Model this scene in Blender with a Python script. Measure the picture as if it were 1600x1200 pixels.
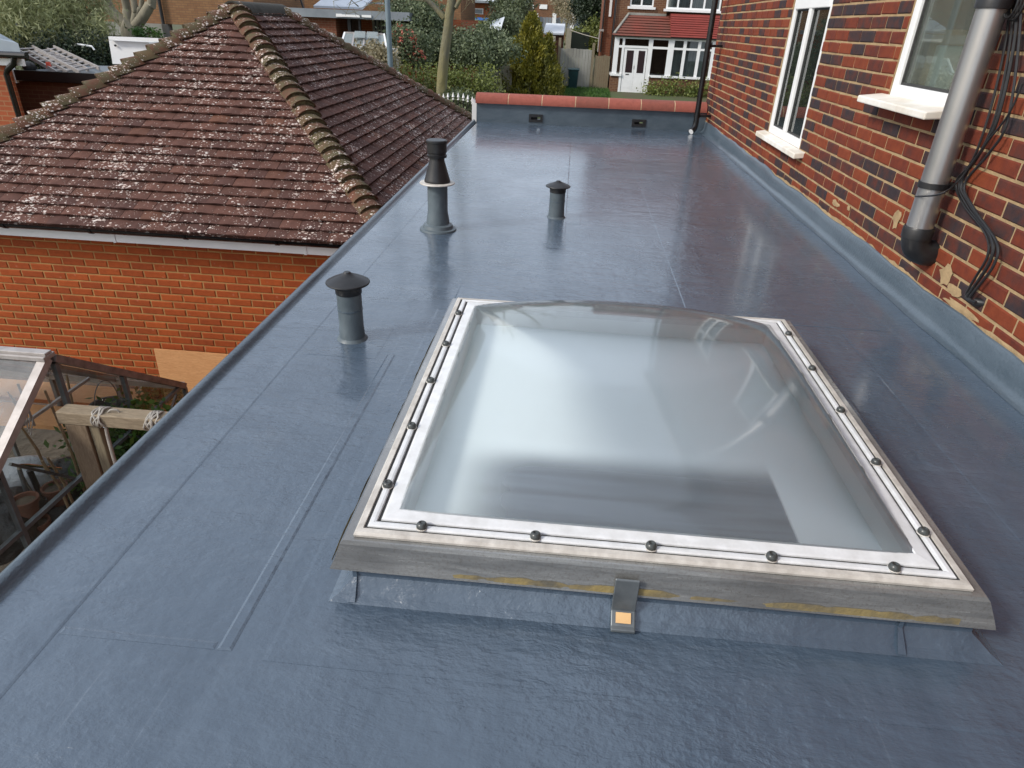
import bpy, math, random
import numpy as np
from mathutils import Vector, Matrix

random.seed(7)
RNG = np.random.default_rng(7)
for o in list(bpy.data.objects):
    bpy.data.objects.remove(o)
SC = bpy.context.scene
COL = SC.collection
rad = math.radians

# ------------------------------------------------------------------ camera
CAMPOS = np.array([0.0, 0.0, 1.19])          # eye 1.19 m above the flat roof
F_PX = 1036.407
RM = np.array([[0.99551737, 0.07402669, -0.05886616],
               [0.08706737, -0.47422131, 0.87608985],
               [0.03693844, -0.87728798, -0.47854086]])
cd = bpy.data.cameras.new('camera')
cd.sensor_width = 36.0
cd.lens = F_PX / 1600 * 36.0
cd.clip_start = 0.05
cd.clip_end = 1000.0
cam = bpy.data.objects.new('camera', cd)
COL.objects.link(cam)
M = Matrix.Identity(4)
for i in range(3):
    M[i][0] = RM[i][0]; M[i][1] = -RM[i][1]; M[i][2] = -RM[i][2]; M[i][3] = CAMPOS[i]
cam.matrix_world = M
SC.camera = cam

# ------------------------------------------------------------------ sky, sun, exposure
SUN_EL, SUN_AZ = rad(36), rad(238)           # azimuth clockwise from +Y: from the left, a little behind
w = bpy.data.worlds.new('World'); SC.world = w; w.use_nodes = True
nt = w.node_tree; nt.nodes.clear()
out = nt.nodes.new('ShaderNodeOutputWorld'); bg = nt.nodes.new('ShaderNodeBackground')
sky = nt.nodes.new('ShaderNodeTexSky'); sky.sky_type = 'NISHITA'; sky.sun_disc = False
sky.sun_elevation = SUN_EL; sky.sun_rotation = SUN_AZ
sky.air_density = 1.0; sky.dust_density = 2.5; sky.ozone_density = 1.2
veil = nt.nodes.new('ShaderNodeMixRGB'); veil.inputs[0].default_value = 0.55   # thin even cloud veil
veil.inputs[2].default_value = (8.4, 9.1, 10.2, 1)
nt.links.new(sky.outputs[0], veil.inputs[1]); nt.links.new(veil.outputs[0], bg.inputs[0])
bg.inputs[1].default_value = 0.09
nt.links.new(bg.outputs[0], out.inputs[0])
sl = bpy.data.lights.new('sun', 'SUN'); sl.energy = 1.5; sl.angle = rad(10); sl.color = (1.0, 0.95, 0.87)
so = bpy.data.objects.new('sun', sl); COL.objects.link(so)
sd = Vector((math.sin(SUN_AZ) * math.cos(SUN_EL), math.cos(SUN_AZ) * math.cos(SUN_EL), math.sin(SUN_EL)))
so.rotation_euler = sd.to_track_quat('Z', 'Y').to_euler(); so.location = (-20, -10, 30)
SC.view_settings.view_transform = 'Standard'
SC.view_settings.look = 'None'
SC.view_settings.gamma = 1.0
SC.view_settings.use_curve_mapping = False
SC.view_settings.exposure = 0.85
SC.render.engine = 'CYCLES'
SC.cycles.max_bounces = 10
SC.cycles.transparent_max_bounces = 24

# ------------------------------------------------------------------ measuring helpers
def ray(px, py):
    return RM @ np.array([px - 800.0, py - 600.0, F_PX])
def at(px, py, Y):
    d = ray(px, py); p = CAMPOS + d * (Y / d[1]); return Vector(p)
def onX(px, py, X):
    d = ray(px, py); p = CAMPOS + d * (X / d[0]); return Vector(p)
def onZ(px, py, Z):
    d = ray(px, py); p = CAMPOS + d * ((Z - CAMPOS[2]) / d[2]); return Vector(p)
def pix(P):
    d = RM.T @ (np.array(P, float) - CAMPOS)
    if d[2] < 0.05: return None
    return 800 + F_PX * d[0] / d[2], 600 + F_PX * d[1] / d[2], d[2]

# ------------------------------------------------------------------ materials
def newmat(name):
    m = bpy.data.materials.new(name); m.use_nodes = True
    nt = m.node_tree; nt.nodes.clear()
    o = nt.nodes.new('ShaderNodeOutputMaterial')
    return m, nt, o
class N:
    def __init__(s, nt): s.nt = nt
    def n(s, t, **kw):
        x = s.nt.nodes.new(t)
        for k, v in kw.items(): setattr(x, k, v)
        return x
    def l(s, a, b): s.nt.links.new(a, b)
    def pos(s, scale=(1, 1, 1), rot=(0, 0, 0)):
        g = s.n('ShaderNodeNewGeometry'); mp = s.n('ShaderNodeMapping')
        mp.inputs['Scale'].default_value = scale; mp.inputs['Rotation'].default_value = rot
        s.l(g.outputs['Position'], mp.inputs['Vector']); return mp.outputs[0]
    def noise(s, vec, scale, detail=4, rough=0.55, dist=0):
        x = s.n('ShaderNodeTexNoise'); x.inputs['Scale'].default_value = scale
        x.inputs['Detail'].default_value = detail; x.inputs['Roughness'].default_value = rough
        x.inputs['Distortion'].default_value = dist
        s.l(vec, x.inputs['Vector']); return x.outputs['Fac']
    def vor(s, vec, scale, feature='F1', rnd=1.0):
        x = s.n('ShaderNodeTexVoronoi'); x.feature = feature; x.inputs['Scale'].default_value = scale
        x.inputs['Randomness'].default_value = rnd
        s.l(vec, x.inputs['Vector']); return x
    def ramp(s, fac, stops, interp='LINEAR'):
        x = s.n('ShaderNodeValToRGB'); e = x.color_ramp.elements; x.color_ramp.interpolation = interp
        while len(e) < len(stops): e.new(0.5)
        for q, (p, c) in zip(e, stops):
            q.position = p
            if isinstance(c, (int, float)): c = (c, c, c)
            q.color = (c[0], c[1], c[2], 1)
        s.l(fac, x.inputs[0]); return x.outputs[0]
    def mix(s, fac, a, b, mode='MIX'):
        x = s.n('ShaderNodeMixRGB'); x.blend_type = mode
        for sock, v in zip(x.inputs, (fac, a, b)):
            if isinstance(v, (int, float)):
                if sock.type == 'VALUE': sock.default_value = v
                else: sock.default_value = (v, v, v, 1)
            elif isinstance(v, tuple): sock.default_value = (v[0], v[1], v[2], 1)
            else: s.l(v, sock)
        return x.outputs[0]
    def math(s, op, a, b=0.0, c=None, clamp=False):
        x = s.n('ShaderNodeMath'); x.operation = op; x.use_clamp = clamp
        for i, v in enumerate((a, b) if c is None else (a, b, c)):
            if isinstance(v, (int, float)): x.inputs[i].default_value = v
            else: s.l(v, x.inputs[i])
        return x.outputs[0]
    def bump(s, h, strength=0.3, dist=0.01, normal=None):
        x = s.n('ShaderNodeBump'); x.inputs['Strength'].default_value = strength
        x.inputs['Distance'].default_value = dist; s.l(h, x.inputs['Height'])
        if normal is not None: s.l(normal, x.inputs['Normal'])
        return x.outputs[0]
    def tone(s):
        """own tone of a piece: object colour (single pieces) plus the stored face tone (joined pieces)"""
        oi = s.n('ShaderNodeObjectInfo'); a = s.n('ShaderNodeAttribute'); a.attribute_name = 'tone'
        sep = s.n('ShaderNodeSeparateColor'); s.l(oi.outputs['Color'], sep.inputs[0])
        return s.math('ADD', sep.outputs[0], a.outputs['Fac'])
    def bsdf(s, o, col, rough=0.6, normal=None, metal=0.0, coat=0.0, spec=0.5, coat_rough=0.1):
        b = s.n('ShaderNodeBsdfPrincipled')
        for k, v in (('Base Color', col), ('Roughness', rough), ('Metallic', metal), ('Coat Weight', coat), ('Specular IOR Level', spec), ('Coat Roughness', coat_rough)):
            if isinstance(v, tuple): b.inputs[k].default_value = (v[0], v[1], v[2], 1)
            elif isinstance(v, (int, float)): b.inputs[k].default_value = v
            else: s.l(v, b.inputs[k])
        if normal is not None:
            s.l(normal, b.inputs['Normal'])
        s.l(b.outputs[0], o.inputs[0]); return b

def simple(name, c1, c2=None, scale=6.0, rough=0.6, bump=0.0, bscale=40.0, bdist=0.004, metal=0.0, coat=0.0, stretch=(1, 1, 1), rvar=0.0, spec=0.5):
    m, nt, o = newmat(name); k = N(nt); p = k.pos(stretch)
    if c2 is None: c2 = tuple(v * 0.8 for v in c1)
    f = k.noise(p, scale, 5, 0.6)
    col = k.ramp(f, [(0.32, c2), (0.68, c1)])
    nm = None
    if bump > 0: nm = k.bump(k.noise(p, bscale, 4, 0.6), bump, bdist)
    r = rough
    if rvar: r = k.math('ADD', rough - rvar / 2, k.math('MULTIPLY', k.noise(p, scale * 2.3, 3), rvar))
    k.bsdf(o, col, r, nm, metal, coat, spec)
    return m

def m_roof():
    m, nt, o = newmat('grey_liquid_roof_coating'); k = N(nt)
    p = k.pos(); pl = k.pos((4.0, 0.30, 1)); pc = k.pos((0.45, 2.4, 1))
    big = k.noise(p, 0.8, 5, 0.62); brush = k.noise(pl, 2.4, 6, 0.68, 0.5); cross = k.noise(pc, 3.0, 6, 0.66, 0.4)
    b = k.mix(0.5, k.ramp(big, [(0.3, (0.048, 0.072, 0.104)), (0.7, (0.078, 0.110, 0.152))]),
              k.ramp(brush, [(0.3, (0.044, 0.068, 0.100)), (0.7, (0.086, 0.120, 0.162))]))
    b = k.mix(k.ramp(cross, [(0.52, 0.0), (0.75, 0.45)]), b, (0.100, 0.134, 0.175))
    # pale roller marks and scuffs, and a few faint dust stains
    st = k.ramp(k.noise(k.pos((26, 0.55, 1)), 1.5, 6, 0.7, 0.3), [(0.63, 0.0), (0.74, 0.4)])
    st2 = k.ramp(k.noise(k.pos((0.6, 22, 1), (0, 0, 0.05)), 1.2, 6, 0.7, 0.3), [(0.64, 0.0), (0.76, 0.32)])
    gate = k.ramp(k.noise(p, 1.1, 3), [(0.45, 0.0), (0.6, 1.0)])
    b = k.mix(k.math('MULTIPLY', k.math('MAXIMUM', st, st2), gate), b, (0.20, 0.235, 0.28))
    b = k.mix(k.ramp(k.noise(p, 1.9, 6, 0.7, 0.8), [(0.60, 0.0), (0.8, 0.35)]), b, (0.085, 0.085, 0.085))
    # glossy where the coating lies thick, duller where it was rolled out thin
    wet = k.noise(k.pos((0.8, 1.5, 1)), 1.25, 6, 0.65, 0.9)
    rough = k.ramp(wet, [(0.34, 0.13), (0.47, 0.19), (0.56, 0.29), (0.75, 0.38)])
    fine = k.noise(p, 120.0, 3, 0.6); peel = k.noise(k.pos((1.0, 1.5, 1)), 42.0, 3, 0.55); wave = k.noise(k.pos((0.8, 1.8, 1)), 5.0, 5, 0.55); wr = k.noise(k.pos((0.7, 1.6, 1)), 16.0, 4, 0.6, 0.6)
    amt = k.ramp(k.noise(p, 1.5, 5, 0.65), [(0.38, 0.25), (0.62, 1.0)])
    h = k.math('ADD', k.math('MULTIPLY', k.math('ADD', k.math('ADD', k.math('MULTIPLY', fine, 0.30), k.math('MULTIPLY', peel, 0.75)), k.math('MULTIPLY', wr, 1.3)), amt), k.math('MULTIPLY', wave, 2.2))
    n1 = k.bump(h, 0.66, 0.009)
    k.bsdf(o, b, rough, n1, 0, 0.7, 0.5, 0.15)
    return m

def m_membrane_matt(name='grey_upstand_coating'):
    m, nt, o = newmat(name); k = N(nt); p = k.pos()
    f = k.noise(k.pos((1, 0.5, 2)), 5.0, 5, 0.6)
    col = k.ramp(f, [(0.3, (0.052, 0.076, 0.098)), (0.7, (0.082, 0.110, 0.136))])
    h = k.math('ADD', k.noise(p, 70, 3, 0.6), k.math('MULTIPLY', k.noise(p, 14, 3), 1.2))
    k.bsdf(o, col, k.ramp(f, [(0.3, 0.3), (0.7, 0.45)]), k.bump(h, 0.5, 0.007), 0, 0.35)
    return m

def m_brick(name, stops, spots=None, bump=0.5, mott=0.9):
    m, nt, o = newmat(name); k = N(nt); p = k.pos(); t = k.tone()
    base = k.ramp(k.math('ADD', t, k.math('MULTIPLY', k.math('SUBTRACT', k.noise(p, 16, 3, 0.5), 0.5), mott)), stops, 'LINEAR')
    f = k.noise(p, 22, 5, 0.65); g = k.noise(k.pos((1, 1, 3)), 60, 4, 0.7)
    col = k.mix(k.ramp(f, [(0.42, 0.0), (0.8, 0.45)]), base, k.mix(1.0, base, (0.5, 0.47, 0.5), 'MULTIPLY'))
    col = k.mix(k.ramp(g, [(0.60, 0.0), (0.8, 0.35)]), col, k.mix(1.0, base, (1.9, 1.7, 1.5), 'MULTIPLY'))
    if spots:
        v = k.vor(p, 9.0); s2 = k.ramp(v.outputs['Distance'], [(0.06, 0.55), (0.14, 0.0)])
        col = k.mix(s2, col, spots)
    h = k.math('ADD', k.noise(p, 120, 4, 0.7), k.math('MULTIPLY', f, 0.8))
    k.bsdf(o, col, 0.8, k.bump(h, bump, 0.004), spec=0.25)
    return m

def m_tile(name, stops, lichen=1.0, dark=(0.5, 0.5, 0.5), moss=0.0):
    m, nt, o = newmat(name); k = N(nt); p = k.pos(); t = k.tone()
    base = k.ramp(t, stops)
    f = k.noise(p, 9, 5, 0.7)
    col = k.mix(k.ramp(f, [(0.4, 0.0), (0.75, 0.7)]), base, k.mix(1.0, base, dark, 'MULTIPLY'))
    wob = k.noise(p, 70, 4, 0.75); patch = k.noise(p, 2.6, 4, 0.65); sps = []
    for sc_, off in ((19.0, 0.0), (38.0, 0.03)):
        v = k.vor(k.pos((1.0, 1.4, 1.4)), sc_)
        dd = k.math('ADD', v.outputs['Distance'], k.math('MULTIPLY', wob, 0.55))
        thr = k.math('ADD', k.math('ADD', dd, off), k.math('MULTIPLY', k.math('SUBTRACT', 0.55, patch), 0.85 / max(lichen, .01)))
        sps.append(k.ramp(thr, [(0.47, 0.9), (0.55, 0.0)]))
    sp = k.math('MAXIMUM', sps[0], sps[1])
    lc = k.ramp(k.noise(p, 14, 3), [(0.35, (0.55, 0.42, 0.36)), (0.6, (0.66, 0.60, 0.55))])
    if moss: col = k.mix(k.ramp(k.noise(p, 7, 5, 0.7), [(0.44, 0.0), (0.60, moss)]), col, (0.085, 0.074, 0.040))
    col = k.mix(sp, col, lc)
    h = k.math('ADD', k.noise(p, 110, 4, 0.7), k.math('MULTIPLY', sp, 0.6))
    k.bsdf(o, col, 0.9, k.bump(h, 0.6, 0.004), spec=0.2)
    return m

def m_leaf(name, dark, mid, light):
    m, nt, o = newmat(name); k = N(nt); t = k.tone()
    col = k.ramp(t, [(0.05, dark), (0.5, mid), (0.95, light)])
    b = k.n('ShaderNodeBsdfPrincipled'); k.l(col, b.inputs['Base Color']); b.inputs['Roughness'].default_value = 0.55
    tr = k.n('ShaderNodeBsdfTranslucent'); k.l(col, tr.inputs[0])
    mx = k.n('ShaderNodeMixShader'); mx.inputs[0].default_value = 0.25
    k.l(b.outputs[0], mx.inputs[1]); k.l(tr.outputs[0], mx.inputs[2]); k.l(mx.outputs[0], o.inputs[0])
    return m

def m_glass(name, tint=(0.9, 0.93, 0.92), rough=0.02, haze=0.0, hazecol=(0.7, 0.72, 0.72), refl=1.0, grime=0.0):
    """thin sheet: clear with tint, mirror-like at grazing angles, optional film of dust or painted-in haze that scatters light"""
    m, nt, o = newmat(name); k = N(nt); p = k.pos()
    tr = k.n('ShaderNodeBsdfTransparent'); tr.inputs[0].default_value = (*tint, 1)
    gl = k.n('ShaderNodeBsdfGlossy'); gl.inputs['Roughness'].default_value = rough
    fr = k.n('ShaderNodeFresnel'); fr.inputs[0].default_value = 1.5
    f2 = k.math('MULTIPLY', fr.outputs[0], refl, clamp=True)
    if haze > 0 or grime > 0:
        df = k.n('ShaderNodeBsdfDiffuse'); df.inputs[0].default_value = (*hazecol, 1)
        tl = k.n('ShaderNodeBsdfTranslucent'); tl.inputs[0].default_value = (*hazecol, 1)
        dm = k.n('ShaderNodeMixShader'); dm.inputs[0].default_value = 0.35
        k.l(df.outputs[0], dm.inputs[1]); k.l(tl.outputs[0], dm.inputs[2])
        hz = k.math('ADD', haze, k.math('MULTIPLY', k.ramp(k.noise(p, 5.0, 6, 0.7), [(0.45, 0.0), (0.8, 1.0)]), grime))
        a = k.n('ShaderNodeMixShader'); k.l(hz, a.inputs[0]); k.l(tr.outputs[0], a.inputs[1]); k.l(dm.outputs[0], a.inputs[2])
        base = a.outputs[0]
    else: base = tr.outputs[0]
    mx = k.n('ShaderNodeMixShader'); k.l(f2, mx.inputs[0]); k.l(base, mx.inputs[1]); k.l(gl.outputs[0], mx.inputs[2])
    k.l(mx.outputs[0], o.inputs[0]); return m

def m_wood(name, c1, c2, stretch, rough=0.75):
    m, nt, o = newmat(name); k = N(nt); p = k.pos(stretch)
    g = k.noise(p, 9, 6, 0.65, 1.2); fl = k.noise(p, 40, 4, 0.6)
    col = k.mix(k.ramp(fl, [(0.5, 0.0), (0.8, 0.5)]), k.ramp(g, [(0.3, c2), (0.65, c1)]), tuple(v * 0.55 for v in c2))
    k.bsdf(o, col, rough, k.bump(k.math('ADD', g, fl), 0.4, 0.004), spec=0.25); return m

def m_brickfar(name, c1, c2, mortar, axis='XZ'):
    """brickwork on buildings too far away to tell the bricks apart"""
    m, nt, o = newmat(name); k = N(nt)
    g = k.n('ShaderNodeNewGeometry'); sp = k.n('ShaderNodeSeparateXYZ'); k.l(g.outputs['Position'], sp.inputs[0])
    cb = k.n('ShaderNodeCombineXYZ')
    u = k.math('ADD', sp.outputs[0], sp.outputs[1])
    k.l(u, cb.inputs[0]); k.l(sp.outputs[2], cb.inputs[1])
    br = k.n('ShaderNodeTexBrick'); k.l(cb.outputs[0], br.inputs['Vector'])
    br.inputs['Color1'].default_value = (*c1, 1); br.inputs['Color2'].default_value = (*c2, 1); br.inputs['Mortar'].default_value = (*mortar, 1)
    br.inputs['Scale'].default_value = 1.0; br.inputs['Brick Width'].default_value = 0.225; br.inputs['Row Height'].default_value = 0.075
    br.inputs['Mortar Size'].default_value = 0.008; br.inputs['Mortar Smooth'].default_value = 0.2; br.inputs['Bias'].default_value = -0.1
    f = k.noise(k.pos(), 3.0, 5, 0.7)
    col = k.mix(k.ramp(f, [(0.4, 0.0), (0.8, 0.5)]), br.outputs['Color'], k.mix(1.0, br.outputs['Color'], (0.55, 0.5, 0.5), 'MULTIPLY'))
    k.bsdf(o, col, 0.85, k.bump(br.outputs['Fac'], -0.5, 0.006), spec=0.2); return m

def m_skirt():
    m, nt, o = newmat('weathered_flange_plastic'); k = N(nt); p = k.pos(); ps = k.pos((1.5, 1.5, 14))
    st = k.noise(ps, 3.0, 6, 0.65, 0.4); sp = k.noise(p, 160, 3, 0.7); bl_ = k.noise(p, 2.2, 4, 0.6)
    col = k.mix(k.ramp(sp, [(0.5, 0.0), (0.7, 0.5)]), k.ramp(st, [(0.3, (0.17, 0.175, 0.175)), (0.7, (0.34, 0.345, 0.335))]), (0.13, 0.11, 0.09))
    col = k.mix(k.ramp(bl_, [(0.5, 0.0), (0.75, 0.6)]), col, (0.13, 0.125, 0.12))
    k.bsdf(o, col, k.ramp(st, [(0.3, 0.14), (0.7, 0.32)]), k.bump(st, 0.2, 0.004), 0.35, 0.8, 0.5, 0.08)
    return m
MT = dict(
    roof=m_roof(), upstand=m_membrane_matt(), edge=m_membrane_matt('grey_edge_coating'),
    pipe_paint=simple('grey_painted_pipe', (0.105, 0.132, 0.148), (0.065, 0.085, 0.098), 9, 0.42, 0.5, 30, 0.005),
    black_plastic=simple('weathered_black_plastic', (0.018, 0.018, 0.019), (0.009, 0.009, 0.010), 20, 0.42, 0.15, 90, 0.002),
    black_gloss=simple('glossy_black_gutter', (0.012, 0.012, 0.013), (0.006, 0.006, 0.007), 10, 0.22, 0.05, 40, 0.002),
    rubber=simple('black_gasket_rubber', (0.022, 0.022, 0.022), (0.05, 0.05, 0.048), 60, 0.8),
    bolt=simple('dark_screw_cap', (0.06, 0.066, 0.064), (0.04, 0.044, 0.043), 60, 0.3),
    upvc=simple('white_upvc', (0.80, 0.80, 0.79), (0.74, 0.74, 0.73), 3, 0.3, 0.03, 30, 0.002),
    sill=simple('white_painted_sill', (0.80, 0.78, 0.73), (0.62, 0.55, 0.45), 5, 0.5, 0.15, 40, 0.003),
    cream=simple('yellowed_frame_trim', (0.60, 0.57, 0.52), (0.40, 0.37, 0.33), 25, 0.45, 0.2, 120, 0.002),
    frame_white=simple('skylight_white_bead', (0.72, 0.73, 0.74), (0.58, 0.585, 0.58), 22, 0.3, 0.08, 80, 0.002),
    lining=simple('white_lining', (0.80, 0.81, 0.80), (0.72, 0.74, 0.73), 2, 0.6),
    sealant=simple('old_yellow_sealant', (0.30, 0.23, 0.09), (0.12, 0.11, 0.085), 16, 0.6, 0.5, 50, 0.006),
    label=simple('tan_label', (0.72, 0.47, 0.22), (0.62, 0.38, 0.17), 20, 0.5),
    clay=m_brick('new_red_clay_coping', [(0.0, (0.33, 0.100, 0.074)), (0.5, (0.28, 0.085, 0.062)), (1.0, (0.23, 0.078, 0.058))], bump=0.4, mott=0.9),
    mortar_pale=simple('pale_mortar', (0.55, 0.40, 0.25), (0.42, 0.30, 0.18), 18, 0.9, 0.6, 90, 0.005),
    mortar_y=simple('buff_mortar', (0.41, 0.285, 0.15), (0.27, 0.185, 0.095), 12, 0.95, 0.7, 80, 0.006),
    mortar_g=simple('garage_mortar', (0.40, 0.215, 0.075), (0.29, 0.14, 0.046), 5, 0.95, 0.6, 80, 0.005),
    brick_r=m_brick('multi_red_brick', [(0.0, (0.205, 0.046, 0.017)), (0.30, (0.170, 0.035, 0.015)), (0.55, (0.125, 0.028, 0.016)), (0.75, (0.085, 0.028, 0.021)), (0.88, (0.055, 0.028, 0.026)), (1.0, (0.036, 0.026, 0.029))]),
    brick_g=m_brick('smooth_red_garage_brick', [(0.0, (0.37, 0.078, 0.017)), (0.5, (0.32, 0.064, 0.014)), (1.0, (0.27, 0.054, 0.013))], spots=(0.42, 0.14, 0.08), bump=0.35, mott=0.4),
    tile=m_tile('brown_clay_roof_tile', [(0.0, (0.128, 0.060, 0.045)), (0.5, (0.104, 0.051, 0.040)), (0.88, (0.084, 0.043, 0.036)), (1.0, (0.15, 0.068, 0.044))]),
    tile_hip=m_tile('hip_tile_clay', [(0.0, (0.135, 0.060, 0.038)), (0.7, (0.105, 0.055, 0.036)), (1.0, (0.11, 0.075, 0.04))], 0.8, moss=0.9),
    moss_dark=simple('algae_blackened_ridge', (0.055, 0.050, 0.040), (0.030, 0.028, 0.022), 12, 0.95, 0.8, 50, 0.01),
    moss=simple('mossy_bedding_mortar', (0.16, 0.135, 0.065), (0.075, 0.068, 0.033), 12, 0.95, 0.8, 60, 0.01),
    silver=simple('silver_painted_downpipe', (0.46, 0.45, 0.44), (0.40, 0.39, 0.38), 4, 0.34, 0.04, 60, 0.001, metal=0.85, stretch=(3, 3, .6)),
    alu=simple('dull_aluminium', (0.44, 0.41, 0.39), (0.32, 0.29, 0.27), 12, 0.5, 0.1, 60, 0.002, metal=0.35),
    alu_brown=simple('stained_aluminium', (0.30, 0.25, 0.23), (0.16, 0.13, 0.12), 14, 0.5, 0.2, 60, 0.003, metal=0.4),
    alu_dark=simple('dark_grey_glazing_bar', (0.17, 0.19, 0.20), (0.10, 0.115, 0.125), 14, 0.45, 0.1, 60, 0.002, metal=0.4),
    chrome=simple('chrome_tube', (0.7, 0.7, 0.7), (0.6, 0.6, 0.6), 5, 0.15, metal=1.0),
    old_wood=m_wood('weathered_timber', (0.30, 0.24, 0.165), (0.17, 0.13, 0.085), (1.2, 8, 8)),
    old_wood_v=m_wood('weathered_post_timber', (0.22, 0.165, 0.11), (0.12, 0.085, 0.055), (8, 8, 1.0)),
    ply=m_wood('plywood_sheet', (0.62, 0.33, 0.15), (0.50, 0.24, 0.10), (0.8, 6, 5.0), 0.6),
    fence=m_wood('grey_fence_boards', (0.34, 0.32, 0.25), (0.22, 0.20, 0.15), (6, 6, 0.8)),
    fence_dark=m_wood('brown_fence_boards', (0.24, 0.20, 0.13), (0.15, 0.12, 0.08), (6, 6, 0.8)),
    rope=simple('grey_cord', (0.42, 0.39, 0.34), (0.27, 0.25, 0.22), 80, 0.9, 0.6, 200, 0.004),
    cane=simple('bamboo_cane', (0.34, 0.24, 0.13), (0.20, 0.13, 0.07), 14, 0.7),
    bark=simple('smooth_grey_bark', (0.26, 0.235, 0.17), (0.16, 0.145, 0.105), 5, 0.85, 0.7, 14, 0.02, stretch=(1, 1, .35)),
    bark_y=simple('bark_with_yellow_lichen', (0.21, 0.185, 0.075), (0.115, 0.112, 0.092), 3.0, 0.9, 0.9, 10, 0.04, stretch=(1, 1, .4)),
    bark_l=simple('lichened_bark', (0.21, 0.19, 0.10), (0.12, 0.11, 0.065), 4, 0.9, 0.7, 14, 0.02, stretch=(1, 1, .4)),
    soil=simple('damp_earth', (0.11, 0.085, 0.06), (0.05, 0.04, 0.028), 2, 0.95, 0.8, 8, 0.05),
    concrete=simple('stained_concrete', (0.30, 0.295, 0.265), (0.18, 0.175, 0.15), 1.2, 0.9, 0.4, 20, 0.01, stretch=(1, 1, .4)),
    felt=simple('grey_felt_roof', (0.22, 0.245, 0.265), (0.15, 0.17, 0.19), 1.5, 0.6),
    slate_blue=simple('blue_grey_roof', (0.30, 0.345, 0.38), (0.22, 0.26, 0.30), 2, 0.55),
    white_roof=simple('white_sheet_roof', (0.70, 0.73, 0.76), (0.50, 0.54, 0.58), 1.2, 0.5),
    post_blue=simple('blue_grey_painted_steel', (0.15, 0.20, 0.23), (0.115, 0.16, 0.185), 2, 0.45),
    green_bin=simple('dark_green_plastic', (0.004, 0.026, 0.028), (0.003, 0.02, 0.022), 3, 0.4),
    blue=simple('blue_plastic', (0.03, 0.16, 0.55), (0.025, 0.13, 0.45), 3, 0.5),
    red_tile=simple('red_concrete_tile', (0.23, 0.036, 0.026), (0.18, 0.030, 0.022), 2.5, 0.75, 0.2, 12, 0.01),
    red_tile_old=simple('browned_red_tile', (0.20, 0.046, 0.030), (0.13, 0.05, 0.034), 1.6, 0.8, 0.2, 12, 0.01),
    dark_door=simple('dark_red_inner_door', (0.022, 0.006, 0.008), (0.012, 0.004, 0.005), 2, 0.4),
    curtain=simple('net_curtain', (0.55, 0.57, 0.56), (0.33, 0.36, 0.36), 5, 0.8, stretch=(5, 5, .2)),
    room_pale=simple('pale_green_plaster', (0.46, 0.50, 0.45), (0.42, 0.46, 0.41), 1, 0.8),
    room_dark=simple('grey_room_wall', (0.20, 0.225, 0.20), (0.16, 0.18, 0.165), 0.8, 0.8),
    stand_in_pale=simple('pale_stand_in_panel', (0.80, 0.89, 0.91), (0.78, 0.87, 0.88), 1, 0.3),
    blue_carpet=simple('slate_blue_board', (0.075, 0.098, 0.140), (0.05, 0.068, 0.10), 2, 0.3),
    pale_floor=simple('pale_floor', (0.42, 0.45, 0.44), (0.38, 0.41, 0.40), 3, 0.6),
    pine=m_wood('pine_door_frame', (0.42, 0.25, 0.10), (0.34, 0.19, 0.075), (6, 6, 1)),
    black_bag=simple('black_plastic_sacks', (0.012, 0.012, 0.012), (0.02, 0.018, 0.016), 5, 0.4, 0.6, 8, 0.05),
    white_bag=simple('white_plastic_sack', (0.55, 0.56, 0.57), (0.40, 0.41, 0.43), 6, 0.45, 0.7, 9, 0.05),
    pot=simple('terracotta_pot', (0.17, 0.062, 0.033), (0.10, 0.042, 0.027), 10, 0.85),
    dark_timber=simple('dark_stained_board', (0.085, 0.045, 0.032), (0.05, 0.028, 0.022), 5, 0.7, 0.3, 20, 0.01),
    orange_plastic=simple('orange_plastic', (0.65, 0.10, 0.06), (0.55, 0.08, 0.05), 5, 0.5),
    bf_red=m_brickfar('far_red_brick', (0.19, 0.062, 0.033), (0.15, 0.052, 0.030), (0.20, 0.12, 0.075)),
    bf_brown=m_brickfar('far_brown_brick', (0.165, 0.075, 0.040), (0.115, 0.052, 0.033), (0.22, 0.15, 0.09)),
    bf_orange=m_brickfar('far_orange_brick', (0.33, 0.085, 0.035), (0.28, 0.075, 0.032), (0.32, 0.16, 0.08)),
    bf_dark=m_brickfar('dark_brown_brick', (0.12, 0.055, 0.035), (0.10, 0.042, 0.028), (0.14, 0.08, 0.05)),  # evenly darker tone of brown brick
    bf_buff=m_brickfar('far_buff_brick', (0.25, 0.135, 0.065), (0.20, 0.10, 0.05), (0.14, 0.09, 0.055)),
    dome=m_glass('clear_dome_plastic', (0.985, 0.99, 0.99), 0.08, 0.15, (0.72, 0.80, 0.83), 1.1, 0.03),
    skirt=m_skirt(),
    glass=m_glass('greenhouse_glass', (0.93, 0.95, 0.93), 0.01, 0.03, (0.5, 0.5, 0.45), 0.9, 0.12),
    glass_roof=m_glass('dusty_greenhouse_roof_glass', (0.85, 0.89, 0.88), 0.02, 0.22, (0.62, 0.63, 0.62), 1.2, 0.25),
    win=m_glass('window_glass', (0.66, 0.74, 0.70), 0.005, 0.12, (0.22, 0.26, 0.23), 1.5),
    win_obs=m_glass('hazed_window_glass', (0.80, 0.86, 0.82), 0.01, 0.13, (0.60, 0.65, 0.58), 0.7, 0.06),  # pale film in the pane stands in for a hazy reflection
    win_far=m_glass('far_window_glass', (0.7, 0.74, 0.74), 0.01, 0.0, (0.5, 0.5, 0.5), 1.4),
    pane_green=m_glass('dirty_polycarbonate', (0.7, 0.75, 0.7), 0.1, 0.65, (0.34, 0.385, 0.375), 1.2, 0.2),
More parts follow.
